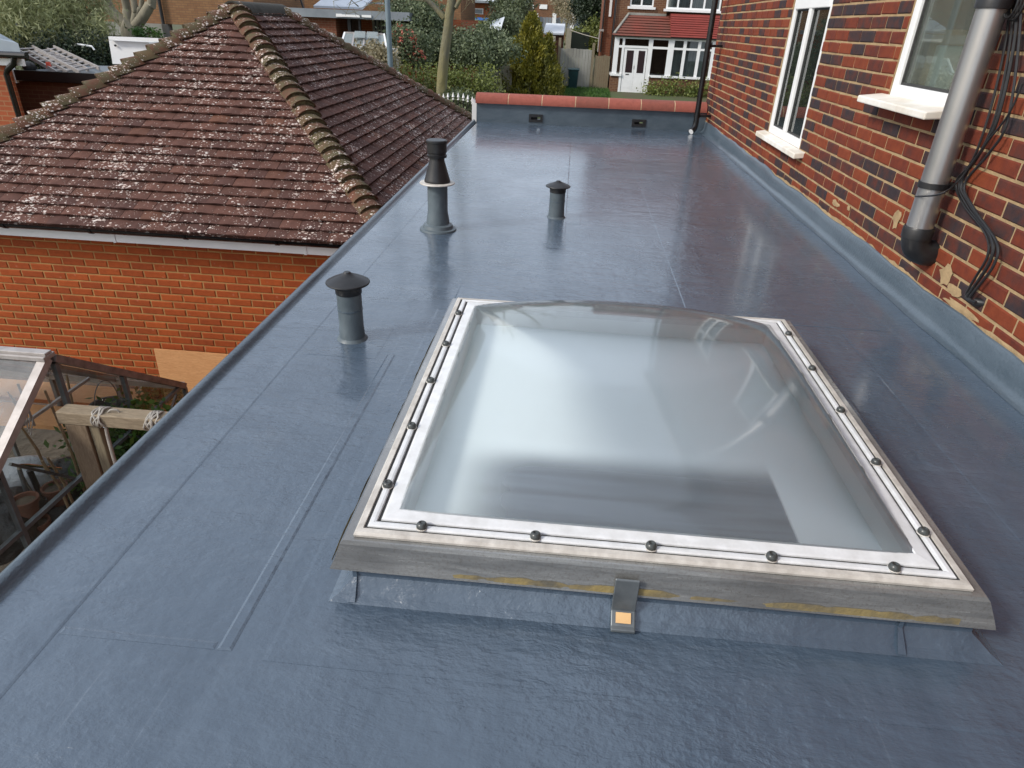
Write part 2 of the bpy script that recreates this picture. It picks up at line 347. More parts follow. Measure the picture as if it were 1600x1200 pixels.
    leaf_conifer=m_leaf('golden_conifer_leaf', (0.045, 0.058, 0.012), (0.155, 0.15, 0.018), (0.36, 0.31, 0.035)),
    leaf_hedge=m_leaf('hedge_leaf', (0.051, 0.070, 0.017), (0.123, 0.152, 0.032), (0.246, 0.275, 0.065)),
    leaf_dark=m_leaf('dark_evergreen_leaf', (0.043, 0.061, 0.029), (0.099, 0.128, 0.061), (0.203, 0.239, 0.131)),
    leaf_deep=m_leaf('deep_green_leaf', (0.008, 0.016, 0.009), (0.018, 0.032, 0.016), (0.045, 0.07, 0.03)),
    leaf_feather=m_leaf('feathery_olive_leaf', (0.102, 0.116, 0.043), (0.232, 0.254, 0.109), (0.392, 0.406, 0.217)),
    leaf_dry=m_leaf('straw_stems', (0.13, 0.11, 0.055), (0.26, 0.22, 0.13), (0.40, 0.35, 0.23)),
    leaf_grass=m_leaf('grass_blade', (0.022, 0.06, 0.010), (0.045, 0.115, 0.016), (0.10, 0.19, 0.035)),
    petal=m_leaf('coral_petal', (0.45, 0.08, 0.07), (0.62, 0.17, 0.12), (0.78, 0.36, 0.25)),
    grass_ground=simple('rough_lawn', (0.055, 0.085, 0.02), (0.07, 0.06, 0.03), 0.8, 0.95, 0.6, 10, 0.05),
    black_fascia=simple('black_fascia_board', (0.010, 0.010, 0.011), (0.007, 0.007, 0.008), 3, 0.35),
    mortar_red=simple('red_brick_backing', (0.10, 0.04, 0.03), (0.08, 0.03, 0.02), 3, 0.9),
)

# ------------------------------------------------------------------ object helpers
WL = {}
def thing(name, label, cat, loc=(0, 0, 0), group=None):
    o = bpy.data.objects.new(name, None); o.empty_display_size = 0.1; COL.objects.link(o)
    o.location = loc; o['label'] = label; o['category'] = cat
    if group: o['group'] = group
    WL[o.name] = Vector(loc); return o
def tag(o, label=None, cat=None, group=None, kind=None):
    if label: o['label'] = label
    if cat: o['category'] = cat
    if group: o['group'] = group
    if kind: o['kind'] = kind
    return o
def wloc(p): return WL.get(p.name, Vector((0, 0, 0))) if p is not None else Vector((0, 0, 0))
def put(name, me, parent=None, mw=None, color=None):
    o = bpy.data.objects.new(name, me); COL.objects.link(o)
    mw = mw if mw is not None else Matrix.Identity(4)
    if parent is not None:
        o.parent = parent; o.matrix_basis = Matrix.Translation(-wloc(parent)) @ mw
    else: o.matrix_basis = mw
    WL[o.name] = mw.to_translation()
    o.color = (color, color, color, 1) if color is not None else (0, 0, 0, 1)
    return o

class MB:
    def __init__(s): s.v = []; s.f = []; s.t = []; s.tn = 0.0
    def add(s, vs, fs, tone=None):
        b = len(s.v); s.v += [tuple(v) for v in vs]; s.f += [tuple(i + b for i in f) for f in fs]
        s.t += [s.tn if tone is None else tone] * len(fs); return s
    def box(s, a, b, tone=None):
        x0, y0, z0 = [min(p, q) for p, q in zip(a, b)]; x1, y1, z1 = [max(p, q) for p, q in zip(a, b)]
        return s.add([(x0, y0, z0), (x1, y0, z0), (x1, y1, z0), (x0, y1, z0), (x0, y0, z1), (x1, y0, z1), (x1, y1, z1), (x0, y1, z1)],
              [(0, 3, 2, 1), (4, 5, 6, 7), (0, 1, 5, 4), (1, 2, 6, 5), (2, 3, 7, 6), (3, 0, 4, 7)], tone)
    def bar(s, p, q, wd, ht, up=(0, 0, 1), tone=None):
        p = Vector(p); q = Vector(q); d = (q - p).normalized(); u = Vector(up)
        r = d.cross(u)
        if r.length < 1e-4: r = d.cross(Vector((1, 0, 0)))
        r.normalize(); u = r.cross(d).normalized(); r *= wd / 2; u *= ht / 2
        vs = [p - r - u, p + r - u, p + r + u, p - r + u, q - r - u, q + r - u, q + r + u, q - r + u]
        return s.add(vs, [(0, 1, 2, 3), (7, 6, 5, 4), (0, 4, 5, 1), (1, 5, 6, 2), (2, 6, 7, 3), (3, 7, 4, 0)], tone)
    def tube(s, path, r, n=8, caps=True):
        path = [Vector(p) for p in path]; m = len(path)
        rr = r if isinstance(r, (list, tuple)) else [r] * m
        vs = []; fs = []; prev = None
        for i, p in enumerate(path):
            d = (path[min(i + 1, m - 1)] - path[max(i - 1, 0)]).normalized()
            if prev is None:
                a = d.cross(Vector((0, 0, 1)))
                if a.length < 0.05: a = d.cross(Vector((1, 0, 0)))
            else: a = prev - d * prev.dot(d)
            a.normalize(); prev = a; b = d.cross(a)
            for j in range(n):
                t = 2 * math.pi * j / n; vs.append(p + (a * math.cos(t) + b * math.sin(t)) * rr[i])
        for i in range(m - 1):
            for j in range(n):
                k = (j + 1) % n; fs.append((i * n + j, i * n + k, (i + 1) * n + k, (i + 1) * n + j))
        if caps: fs.append(tuple(range(n - 1, -1, -1))); fs.append(tuple((m - 1) * n + j for j in range(n)))
        return s.add(vs, fs)
    def lathe(s, c, prof, n=24):
        vs = []; fs = []; m = len(prof); c = Vector(c)
        for r, z in prof:
            for j in range(n):
                t = 2 * math.pi * j / n; vs.append(c + Vector((r * math.cos(t), r * math.sin(t), z)))
        for i in range(m - 1):
            for j in range(n):
                k = (j + 1) % n; fs.append((i * n + j, i * n + k, (i + 1) * n + k, (i + 1) * n + j))
        if prof[0][0] > 1e-4: fs.append(tuple(range(n - 1, -1, -1)))
        if prof[-1][0] > 1e-4: fs.append(tuple((m - 1) * n + j for j in range(n)))
        return s.add(vs, fs)
    def prism(s, poly, a, b):
        """closed polygon (list of 3D points) swept from offset a to offset b"""
        n = len(poly); a = Vector(a); b = Vector(b)
        vs = [Vector(p) + a for p in poly] + [Vector(p) + b for p in poly]
        fs = [tuple(range(n - 1, -1, -1)), tuple(range(n, 2 * n))] + [(i, (i + 1) % n, n + (i + 1) % n, n + i) for i in range(n)]
        return s.add(vs, fs)
    def ring(s, rects):
        """nested rectangles (x0,x1,y0,y1,z) joined to a mitred frame profile"""
        vs = []; fs = []
        for x0, x1, y0, y1, z in rects: vs += [(x0, y0, z), (x1, y0, z), (x1, y1, z), (x0, y1, z)]
        for i in range(len(rects) - 1):
            for j in range(4):
                k = (j + 1) % 4; fs.append((i * 4 + j, i * 4 + k, (i + 1) * 4 + k, (i + 1) * 4 + j))
        return s.add(vs, fs)
    def mesh(s, name, mat, smooth=False):
        me = bpy.data.meshes.new(name); me.from_pydata(s.v, [], s.f)
        me.materials.append(mat)
        if any(s.t):
            a = me.attributes.new('tone', 'FLOAT', 'FACE'); a.data.foreach_set('value', s.t)
        if smooth: me.polygons.foreach_set('use_smooth', [True] * len(me.polygons))
        me.update(); return me
    def build(s, name, mat, parent=None, smooth=False, bevel=0.0, sharp=None):
        me = s.mesh(name, MT[mat] if isinstance(mat, str) else mat, smooth)
        o = put(name, me, parent)
        if bevel > 0:
            md = o.modifiers.new('bevel', 'BEVEL'); md.width = bevel; md.segments = 2; md.limit_method = 'ANGLE'
        if smooth:
            try: me.set_sharp_from_angle(angle=rad(sharp or 38))
            except Exception: pass
        return o
def struct(o): o['kind'] = 'structure'; return o

def arr_mesh(name, V, F, mat, tone=None):
    """fast mesh from numpy arrays; F is (n,4) or (n,3)"""
    me = bpy.data.meshes.new(name); n, c = F.shape
    me.vertices.add(len(V)); me.vertices.foreach_set('co', np.ascontiguousarray(V, np.float32).ravel())
    me.loops.add(n * c); me.loops.foreach_set('vertex_index', np.ascontiguousarray(F, np.int32).ravel())
    me.polygons.add(n); me.polygons.foreach_set('loop_start', np.arange(0, n * c, c, dtype=np.int32))
    me.polygons.foreach_set('loop_total', np.full(n, c, dtype=np.int32))
    me.update(calc_edges=True); me.materials.append(MT[mat] if isinstance(mat, str) else mat)
    if tone is not None:
        a = me.attributes.new('tone', 'FLOAT', 'FACE'); a.data.foreach_set('value', np.ascontiguousarray(tone, np.float32))
    return me

def leaves(name, mat, blobs, n, size, parent=None, seed=1, clumps=60, spread=0.28, aspect=0.55, up=0.0, shell=0.55):
    """leaf-sized rhombs gathered in clumps through a set of ellipsoids (cx,cy,cz,rx,ry,rz)"""
    g = np.random.default_rng(seed); B = np.array(blobs, float)
    wt = (B[:, 3] * B[:, 4] * B[:, 5]) ** 0.67; wt /= wt.sum()
    ci = g.choice(len(B), clumps, p=wt)
    d = g.normal(size=(clumps, 3)); d /= np.linalg.norm(d, axis=1)[:, None]
    rr = shell + (1 - shell) * g.random(clumps) ** 0.6
    cc = B[ci, :3] + d * B[ci, 3:] * rr[:, None]; ct = g.random(clumps)
    li = g.integers(0, clumps, n); sp = B[ci[li], 3:].mean(axis=1)[:, None] * spread
    P = cc[li] + g.normal(size=(n, 3)) * sp
    ax = g.normal(size=(n, 3)); ax[:, 2] += up; ax /= np.linalg.norm(ax, axis=1)[:, None]
    ref = g.normal(size=(n, 3)); sd = np.cross(ax, ref); sd /= np.linalg.norm(sd, axis=1)[:, None]
    sz = size * (0.6 + 0.8 * g.random(n))[:, None]
    V = np.stack([P - ax * sz, P + sd * sz * aspect, P + ax * sz, P - sd * sz * aspect], 1).reshape(-1, 3)
    Fq = np.arange(4 * n).reshape(n, 4)
    tone = np.clip(0.15 + 0.45 * ct[li] + 0.4 * g.random(n), 0.02, 1)
    return put(name, arr_mesh(name, V, Fq, mat, tone), parent)

# ================================================================== LARGE STRUCTURE
# ---- ground: level round the buildings, climbing gently beyond the street
def gz(y):
    if y < 12: return -2.85
    if y < 34: return -2.85 + (y - 12) / 22 * 1.27
    return -1.58 + (y - 34) * 0.028
ys = [-40, -10, 0, 6, 12, 16, 20, 24, 28, 32, 34, 38, 46, 60, 90, 160, 400, 700]
xs = [-400, -120, -60, -30, -15, -8, -4, 0, 4, 8, 15, 30, 60, 120, 400]
mb = MB(); vs = [(x, y, gz(y)) for y in ys for x in xs]; nx = len(xs)
mb.add(vs, [(j * nx + i, j * nx + i + 1, (j + 1) * nx + i + 1, (j + 1) * nx + i) for j in range(len(ys) - 1) for i in range(nx - 1)])
struct(mb.build('ground', 'grass_ground'))
mb = MB(); mb.box((-9.0, -3, -2.95), (-1.26, 5.62, -2.846))
struct(mb.build('garden_bed', 'soil'))

# ---- brick laying
def brick_geo(L=0.2125, H=0.0625, j=0.0, rnd=random):
    a, b = L / 2, H / 2; c = 0.006
    def q(v): return v + rnd.uniform(-j, j)
    fr = [(-a + c, -0.0055, -b + c), (a - c, -0.0055, -b + c), (a - c, -0.0055, b - c), (-a + c, -0.0055, b - c)]
    md = [(-a, -0.001, -b), (a, -0.001, -b), (a, -0.001, b), (-a, -0.001, b)]
    bk = [(-a, 0.02, -b), (a, 0.02, -b), (a, 0.02, b), (-a, 0.02, b)]
    vs = [(q(x), y, q(z)) for x, y, z in fr + md] + bk
    fs = [(0, 1, 2, 3)] + [(4 + i, 4 + (i + 1) % 4, (i + 1) % 4, i) for i in range(4)] + [(8 + i, 8 + (i + 1) % 4, 4 + (i + 1) % 4, 4 + i) for i in range(4)]
    return vs, fs
def brick_wall(parent, frame, u0, u1, z0, rows, holes, mat, tonef, visible, limit=300, backfill=True, shift=0.0):
    variants = []
    for _ in range(6):
        mb = MB(); mb.add(*brick_geo(j=0.0018)); variants.append(mb.mesh('brick', MT[mat]))
    single = []; rest = MB()
    for r in range(rows):
        z = z0 + 0.075 * r + 0.0375
        u = u0 - (0.1125 if r % 2 else 0.0) - shift
        while u < u1:
            a, b = max(u + 0.005, u0), min(u + 0.22, u1); u += 0.225
            cuts = [(a, b)]
            for h0, h1, hz0, hz1 in holes:
                if hz0 - 0.03 < z < hz1 + 0.03:
                    nc = []
                    for p, q in cuts:
                        if q <= h0 or p >= h1: nc.append((p, q)); continue
                        if p < h0: nc.append((p, h0))
                        if q > h1: nc.append((h1, q))
                    cuts = nc
            for p, q in cuts:
                if q - p < 0.025: continue
                mw = frame @ Matrix.Translation(((p + q) / 2, random.uniform(-0.0012, 0.0012), z)) @ Matrix.Rotation(random.gauss(0, 0.006), 4, 'Y')
                t = tonef(); full = q - p > 0.2
                ar = visible(mw.to_translation()) if full else 0
                if ar > 0: single.append((ar, mw, t))
                else:
                    vs, fs = brick_geo(q - p - .002, 0.0625, 0.0015); rest.add([mw @ Vector(v) for v in vs], fs, t)
    single.sort(key=lambda e: -e[0])
    for i, (ar, mw, t) in enumerate(single):
        if i < limit: put('brick', random.choice(variants), parent, mw, t)
        else:
            vs, fs = brick_geo(j=0.0015); rest.add([mw @ Vector(v) for v in vs], fs, t)
    if rest.v: tag(rest.build('brickwork', mat, parent), kind='stuff')

def in_frame(P, m=20):
    q = pix(P)
    if q is None or not (-m < q[0] < 1600 + m and -m < q[1] < 1200 + m): return 0
    return 1.0 / q[2] ** 2

# ---- the house on the right, its wall rising above the flat roof
XW = 1.79
house = thing('brick_house', 'red and purple brick house wall with white windows rising beside the flat roof', 'house', (4.5, 4.0, -2.85))
W1 = (5.60, 6.58, 0.40, 1.95); W2 = (3.56, 4.28, 0.90, 2.05)       # y0, y1, z0, z1
YE = 9.80
mb = MB()
for a, b in (((XW, -4, -2.85), (XW + .25, YE, 0.05)), ((XW, -4, 0.05), (XW + .25, W2[0], 5.2)), ((XW, W2[0], .05), (XW + .25, W2[1], W2[2])), ((XW, W2[0], W2[3]), (XW + .25, W2[1], 5.2)),
             ((XW, W2[1], .05), (XW + .25, W1[0], 5.2)), ((XW, W1[0], .05), (XW + .25, W1[1], W1[2])), ((XW, W1[0], W1[3]), (XW + .25, W1[1], 5.2)), ((XW, W1[1], .05), (XW + .25, YE, 5.2))):
    mb.box(a, b)
mb.build('wall', 'mortar_y', house)
mb = MB(); mb.box((XW + .26, YE - .25, -2.85), (9, YE, 5.2)); mb.box((8.75, -4, -2.85), (9, YE - .26, 5.2)); mb.box((XW + .26, -4, -2.85), (8.74, -3.75, 5.2))
mb.build('outer_wall', 'bf_brown', house)
mb = MB(); mb.prism([(XW - .3, 0, 5.2), (5.4, 0, 7.6), (9.3, 0, 5.2)], (0, -4.2, 0), (0, YE + .2, 0)); mb.build('roof', 'red_tile_old', house)
mb = MB(); mb.box((XW - .30, -4.2, 5.05), (XW - .27, YE + .2, 5.2)); mb.build('fascia', 'upvc', house)
FR_R = Matrix(((0, 1, 0, XW), (-1, 0, 0, 0), (0, 0, 1, 0), (0, 0, 0, 1)))     # u runs along -Y, outside is -X
def tone_r():
    t = random.random()
    return random.uniform(0.02, 0.58) if t < 0.63 else (random.uniform(0.58, 0.75) if t < 0.74 else random.uniform(0.8, 1.0))
brick_wall(house, FR_R, -YE, 3.9, 0.03 - 0.075, 68, [(-W1[1], -W1[0], W1[2], W1[3]), (-W2[1], -W2[0], W2[2], W2[3])], 'brick_r', tone_r,
           lambda P: in_frame(P) if P.z > 0.15 else 0, shift=0.06)
# mortar smears left by old repairs
def smear(px, py, w_, h_, seed):
    g = random.Random(seed); c = onX(px, py, XW - .0105); vs = [c]; n = 14
    for i in range(n):
        t = 2 * math.pi * i / n; k = g.uniform(.65, 1.15)
        vs.append(c + Vector((0.0025, -math.cos(t) * w_ * k, math.sin(t) * h_ * k)))
    m2 = MB(); m2.add([v for v in vs], [(0, 1 + (i + 1) % n, 1 + i) for i in range(n)]); m2.build('mortar_patch', 'mortar_y', house)
smear(1400, 342, .045, .055, 1); smear(1305, 318, .07, .022, 2); smear(1477, 428, .06, .05, 3); smear(1492, 455, .07, .03, 4); smear(1500, 483, .16, .018, 5); smear(1570, 540, .18, .014, 6); smear(1325, 325, .03, .02, 7)

def window(hole, split, transom, name_extra=None, pane_mat='win'):
    y0, y1, z0, z1 = hole; xo = XW + .005
    wn = MB(); fw = .065
    wn.box((xo, y0 + .002, z0), (xo + .07, y0 + fw, z1 - .002)); wn.box((xo, y1 - fw, z0), (xo + .07, y1 - .002, z1 - .002))
    wn.box((xo + .001, y0 + fw, z0), (xo + .069, y1 - fw, z0 + fw)); wn.box((xo + .001, y0 + fw, z1 - fw), (xo + .069, y1 - fw, z1 - .002))
    fr = wn.build('window', 'upvc', house, bevel=.006)
    bays = []
    ys_ = [y0 + fw] + [s for s in split] + [y1 - fw]
    zs_ = [z0 + fw] + ([transom] if transom else []) + [z1 - fw]
    for s in split:
        m2 = MB(); m2.box((xo - .004, s - .035, z0 + fw), (xo + .066, s + .035, z1 - fw)); m2.build('mullion', 'upvc', fr, bevel=.006)
    if transom:
        m2 = MB(); m2.box((xo - .007, y0 + fw, transom - .04), (xo + .063, y1 - fw, transom + .04)); m2.build('transom', 'upvc', fr, bevel=.006)
    for i in range(len(ys_) - 1):
        for j in range(len(zs_) - 1):
            a = ys_[i] + (.035 if i else 0); b = ys_[i + 1] - (.035 if i < len(ys_) - 2 else 0)
            c = zs_[j] + (.04 if j else 0); d = zs_[j + 1] - (.04 if j < len(zs_) - 2 else 0)
            g = .012
            m2 = MB()
            m2.box((xo + .018, a, c), (xo + .045, a + g, d)); m2.box((xo + .018, b - g, c), (xo + .045, b, d)); m2.box((xo + .019, a + g, c), (xo + .044, b - g, c + g)); m2.box((xo + .019, a + g, d - g), (xo + .044, b - g, d))
            m2.build('gasket', 'rubber', fr)
            m2 = MB(); m2.box((xo + .030, a + g, c + g), (xo + .036, b - g, d - g)); m2.build('pane', pane_mat, fr)
    return fr
window(W1, [(W1[0] + W1[1]) / 2 + .02], 1.41)
window(W2, [], None, None, 'win_obs')
mb = MB(); mb.prism([(1.712, 0, .352), (1.712, 0, .392), (XW + .004, 0, .405), (XW + .004, 0, .362)], (0, 5.44, 0), (0, 6.68, 0)); mb.build('window_sill', 'sill', house, bevel=.006)
mb = MB(); mb.prism([(1.655, 0, .857), (1.655, 0, .892), (XW + .004, 0, .910), (XW + .004, 0, .868)], (0, 3.50, 0), (0, 4.36, 0)); mb.build('window_sill', 'sill', house, bevel=.006)
# rooms behind the two windows
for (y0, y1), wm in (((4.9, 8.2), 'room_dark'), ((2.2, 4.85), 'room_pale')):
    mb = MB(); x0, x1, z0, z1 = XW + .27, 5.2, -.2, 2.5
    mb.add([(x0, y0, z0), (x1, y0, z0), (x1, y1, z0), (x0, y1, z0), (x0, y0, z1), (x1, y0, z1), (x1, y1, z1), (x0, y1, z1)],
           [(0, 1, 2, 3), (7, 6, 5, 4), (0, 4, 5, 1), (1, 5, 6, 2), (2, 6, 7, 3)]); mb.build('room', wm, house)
q0, q1 = onX(1464, 70, 1.86), onX(1490, 140, 1.86)
mb = MB(); mb.box((1.86, q1.y, .93), (1.88, q0.y, q0.z)); d0 = mb.build('inner_cupboard', 'lining', house)
mb = MB(); mb.box((1.852, q0.y, .93), (1.88, q0.y + .06, q0.z + .07)); mb.box((1.852, q1.y - .06, .93), (1.88, q1.y, q0.z + .07)); mb.box((1.853, q1.y, q0.z), (1.879, q0.y, q0.z + .07)); mb.build('cupboard_frame', 'pine', d0)

# ---- the flat-roofed extension in the foreground
ext = thing('flat_roof_extension', 'single storey extension with glossy blue grey coated flat roof and parapet', 'building', (0.2, 4.0, -2.85))
SKO = (-0.335, 0.838, 1.205, 2.50)     # skylight opening x0,x1,y0,y1
def pary(x): return 9.44 + 0.0525 * (x + 1.27)
X0, X1, Y0 = -1.24, 1.772, -1.6
mb = MB()
def rq(x0, x1, y0, y1): mb.add([(x0, y0, 0), (x1, y0, 0), (x1, y1, 0), (x0, y1, 0)], [(0, 1, 2, 3)])
rq(X0, X1, Y0, SKO[2]); rq(X0, SKO[0], SKO[2], SKO[3]); rq(SKO[1], X1, SKO[2], SKO[3])
mb.add([(X0, SKO[3], 0), (X1, SKO[3], 0), (X1, 9.62, 0), (X0, 9.46, 0)], [(0, 1, 2, 3)])
mb.build('roof_membrane', 'roof', ext)
# laps in the coating: sheets a few millimetres thick
def lap(x0, x1, y0, y1, t=.003, hole=None, skew=0.0):
    m2 = MB()
    if hole is None:
        e = .006
        m2.add([(x0, y0, .0004), (x1, y0, .0004), (x1 + skew, y1, .0004), (x0 + skew, y1, .0004), (x0 + e, y0 + e, t), (x1 - e, y0 + e, t), (x1 + skew - e, y1 - e, t), (x0 + skew + e, y1 - e, t)],
               [(4, 5, 6, 7), (0, 1, 5, 4), (1, 2, 6, 5), (2, 3, 7, 6), (3, 0, 4, 7)])
    else:
        h0, h1, k0, k1 = hole
        t *= .5; m2.ring([(x0, x1, y0, y1, .0004), (x0 + .01, x1 - .01, y0 + .01, y1 - .01, t), (h0, h1, k0, k1, t)])
    m2.build('membrane_lap', 'roof', ext)
lap(-1.22, -1.02, -1.0, 9.25, .0018); lap(-1.015, -.67, .91, .93, .002)
lap(-.558, 1.12, .895, 2.86, .003, (-.40, .92, 1.15, 2.56))
lap(-.664, -.632, .91, 2.35, .0028); lap(-.28, .02, 2.95, 9.2, .0012); lap(.62, 1.50, 2.95, 9.3, .0014, skew=.02); lap(1.30, 1.56, -.5, 2.9, .0012)
lap(-.50, .30, 2.55 + .4, 3.6, .001); lap(-.98, -.70, 2.30, 2.60, .0010)
lap(-.2, .12, 4.5, 4.82, .0008)
# rolled edge along the left
poly = [(.022, 0, .001), (.012, 0, .006), (.006, 0, .016), (0, 0, .024), (-.010, 0, .028), (-.022, 0, .026), (-.032, 0, .010), (-.036, 0, -.16), (.015, 0, -.16), (.022, 0, -.02)]
mb = MB(); mb.prism(poly, (-1.196, Y0, 0), (-1.284, 9.43, 0)); mb.build('edge_roll', 'edge', ext, smooth=True, sharp=50)
# upstand dressed against the house wall
mb = MB()
prof = [(1.715, .001), (1.738, .006), (1.756, .022), (1.764, .05), (1.769, .118), (1.776, .124), (1.7815, .126)]
n = 60; vs = []
for i in range(n + 1):
    y = Y0 + (9.56 - Y0) * i / n
    hgt = (.012 if y > 6.1 else 0) + .006 * math.sin(y * 5.1) + .005 * math.sin(y * 13 + 1); wv = .006 * math.sin(y * 3.3) + .004 * math.sin(y * 9.7)
    for j, (x, z) in enumerate(prof):
        vs.append((x + (wv if j < 2 else 0), y, z + (hgt if j > 3 else 0)))
m_ = len(prof)
mb.add(vs, [(i * m_ + j, (i + 1) * m_ + j, (i + 1) * m_ + j + 1, i * m_ + j + 1) for i in range(n) for j in range(m_ - 1)])
mb.build('wall_upstand', 'upstand', ext, smooth=True, sharp=60)
mb = MB(); vs = []; gq = random.Random(12); hq = .01      # ragged pointing along the top of the upstand
for i in range(300):
    y = 1.0 + i * .0293; hq = min(max(hq + gq.uniform(-.006, .006), -.006), .022 if y < 3.2 else .010); vs += [(XW - .0085, y, .112), (XW - .0075, y, .134 + hq)]
mb.add(vs, [(2 * i, 2 * i + 1, 2 * i + 3, 2 * i + 2) for i in range(299)])
tag(mb.build('pointing', 'mortar_y', ext), kind='stuff')
# parapet with two outlets
def pbox(m2, xa, xb, za, zb, ya=0.0, yb=.22):
    ps = [(xa, pary(xa) + ya), (xb, pary(xb) + ya), (xb, pary(xb) + yb), (xa, pary(xa) + yb)]
    m2.add([(x, y, za) for x, y in ps] + [(x, y, zb) for x, y in ps], [(3, 2, 1, 0), (4, 5, 6, 7), (0, 1, 5, 4), (1, 2, 6, 5), (2, 3, 7, 6), (3, 0, 4, 7)])
sc = [(at(837, 187, 9.46).x, .034, .116), (at(998, 193, 9.55).x, .034, .110)]
mb = MB(); xa = -1.262; hw = .085
for cx, za, zb in sc:
    pbox(mb, xa, cx - hw, -.05, .238); pbox(mb, cx - hw, cx + hw, -.05, za); pbox(mb, cx - hw, cx + hw, zb, .238); xa = cx + hw
pbox(mb, xa, 1.782, -.05, .238)
mb.build('parapet_wall', 'upstand', ext)
for cx, za, zb in sc:
    m2 = MB(); t = .024
    pbox(m2, cx - hw - .008, cx - hw + t, za - .008, zb + .008, -.012, .10); pbox(m2, cx + hw - t, cx + hw + .008, za - .008, zb + .008, -.012, .10)
    pbox(m2, cx - hw + t, cx + hw - t, za - .008, za + t, -.011, .099); pbox(m2, cx - hw + t, cx + hw - t, zb - t, zb + .008, -.011, .099)
    so_ = m2.build('roof_outlet', 'black_plastic', ext); m2 = MB(); pbox(m2, cx - hw + t, cx + hw * .2, za + t, zb - t, .085, .095); m2.build('outlet_shade_plate', 'black_plastic', so_)  # added black plate stands in for the shade inside the outlet
ce = [-1.272] + [at(p, 150, 9.5).x for p in (795, 847.5, 900, 952.5, 1004, 1058)] + [1.778]
cp = [(-.045, .236), (-.047, .262), (-.032, .305), (.0, .335), (.06, .352), (.11, .356), (.16, .352), (.22, .335), (.252, .305), (.267, .262), (.265, .236)]
for i in range(7):
    a, b = ce[i] + (.006 if i else 0), ce[i + 1] - .006
    m2 = MB(); vs = [(a, pary(a) + y, z) for y, z in cp] + [(b, pary(b) + y, z) for y, z in cp]; k = len(cp)
    m2.add(vs, [tuple(range(k)), tuple(range(2 * k - 1, k - 1, -1))] + [(j, k + j, k + (j + 1) % k, (j + 1) % k) for j in range(k)])
    o = m2.build('coping_tile', 'clay', ext, smooth=True); cv = random.random(); o.color = (cv, cv, cv, 1)
    if i < 6:
        c = ce[i + 1]; m2 = MB(); vs = []
        for x in (c - .007, c + .007): vs += [(x, pary(x) + .11 + (y - .11) * .985, .236 + (z - .236) * .985) for y, z in cp]
        m2.add(vs, [(j, k + j, k + (j + 1) % k, (j + 1) % k) for j in range(k)]); m2.build('mortar_joint', 'mortar_pale', ext)
mb = MB(); mb.box((-1.27, Y0, -2.85), (-1.10, 9.6, -.05)); mb.box((-1.10, Y0, -2.85), (1.7, Y0 + .15, -.05)); mb.box((-1.09, 9.46, -2.85), (1.78, 9.66, -.06)); mb.build('outer_wall', 'bf_red', ext)
# ---- the tiled garage on the left
EZ, RZ = -.52, 1.20
gC = dict(NL=Vector((-6.15, 5.40, EZ)), NR=Vector((-1.42, 5.40, EZ)), FL=Vector((-6.15, 12.4, EZ)), FR=Vector((-1.42, 12.4, EZ)), AN=Vector((-3.62, 7.80, RZ)), AF=Vector((-3.62, 8.85, RZ)))
gar = thing('garage', 'red brick garage with hipped lichen spotted brown tile roof beside the flat roof', 'garage', (-3.7, 8.9, -2.85))
GY = 5.68
mb = MB(); mb.box((-5.9, GY, -2.85), (-1.66, 12.1, -.56)); mb.build('wall', 'mortar_g', gar)
FR_G = Matrix.Translation((0, GY, 0))
def vis_g(P):
    a = in_frame(P)
    if not a: return 0
    t = (CAMPOS[2] - .05) / (CAMPOS[2] - P.z); x = P.x * t
    if x > -1.30: return 0                      # hidden below the flat roof edge
    return a if P.z > -2.2 else 0
brick_wall(gar, FR_G, -5.9, -1.66, -.70 - 0.075 * 29 + .012, 29, [], 'brick_g', lambda: random.random(), vis_g, shift=.03)
mb = MB(); mb.box((-6.02, 5.525, -.680), (-1.54, 5.55, -.555)); fa = mb.build('fascia', 'upvc', gar, bevel=.003)
for px in (183, 478):
    p = at(px, 365, 5.58); m2 = MB(); m2.box((p.x - .012, 5.519, -.683), (p.x + .012, 5.5245, -.56)); m2.build('joint_cover', 'upvc', fa)
mb = MB(); mb.box((-6.0, 5.552, -.676), (-1.56, 5.70, -.66)); mb.build('soffit', 'upvc', gar)
# half round gutter with brackets
prof = [(math.cos(t) * .048, math.sin(t) * .048) for t in [math.pi + math.pi * i / 10 for i in range(11)]]
prof2 = prof + [(x * .9, z * .9) for x, z in reversed(prof)]
mb = MB(); mb.prism([(0, 5.462 + y, -.538 + z) for y, z in prof2], (-6.12, 0, 0), (-1.46, 0, 0)); gu = mb.build('gutter', 'black_gloss', gar, smooth=True)
for px in (8, 142, 290, 433):
    p = at(px, 350 + px * .062, 5.45); m2 = MB(); m2.prism([(0, 5.462 + y * 1.14, -.538 + z * 1.14) for y, z in prof2], (p.x - .014, 0, 0), (p.x + .014, 0, 0)); m2.build('gutter_bracket', 'black_gloss', gu)
# roof slopes under the tiles
mb = MB(); dn = Vector((0, 0, -.012)); c = gC
mb.add([c['NL'] + dn, c['NR'] + dn, c['FR'] + dn, c['FL'] + dn, c['AN'] + dn, c['AF'] + dn], [(0, 1, 4), (1, 2, 5, 4), (2, 3, 5), (3, 0, 4, 5), (3, 2, 1, 0)])
roof = mb.build('roof', 'tile', gar)

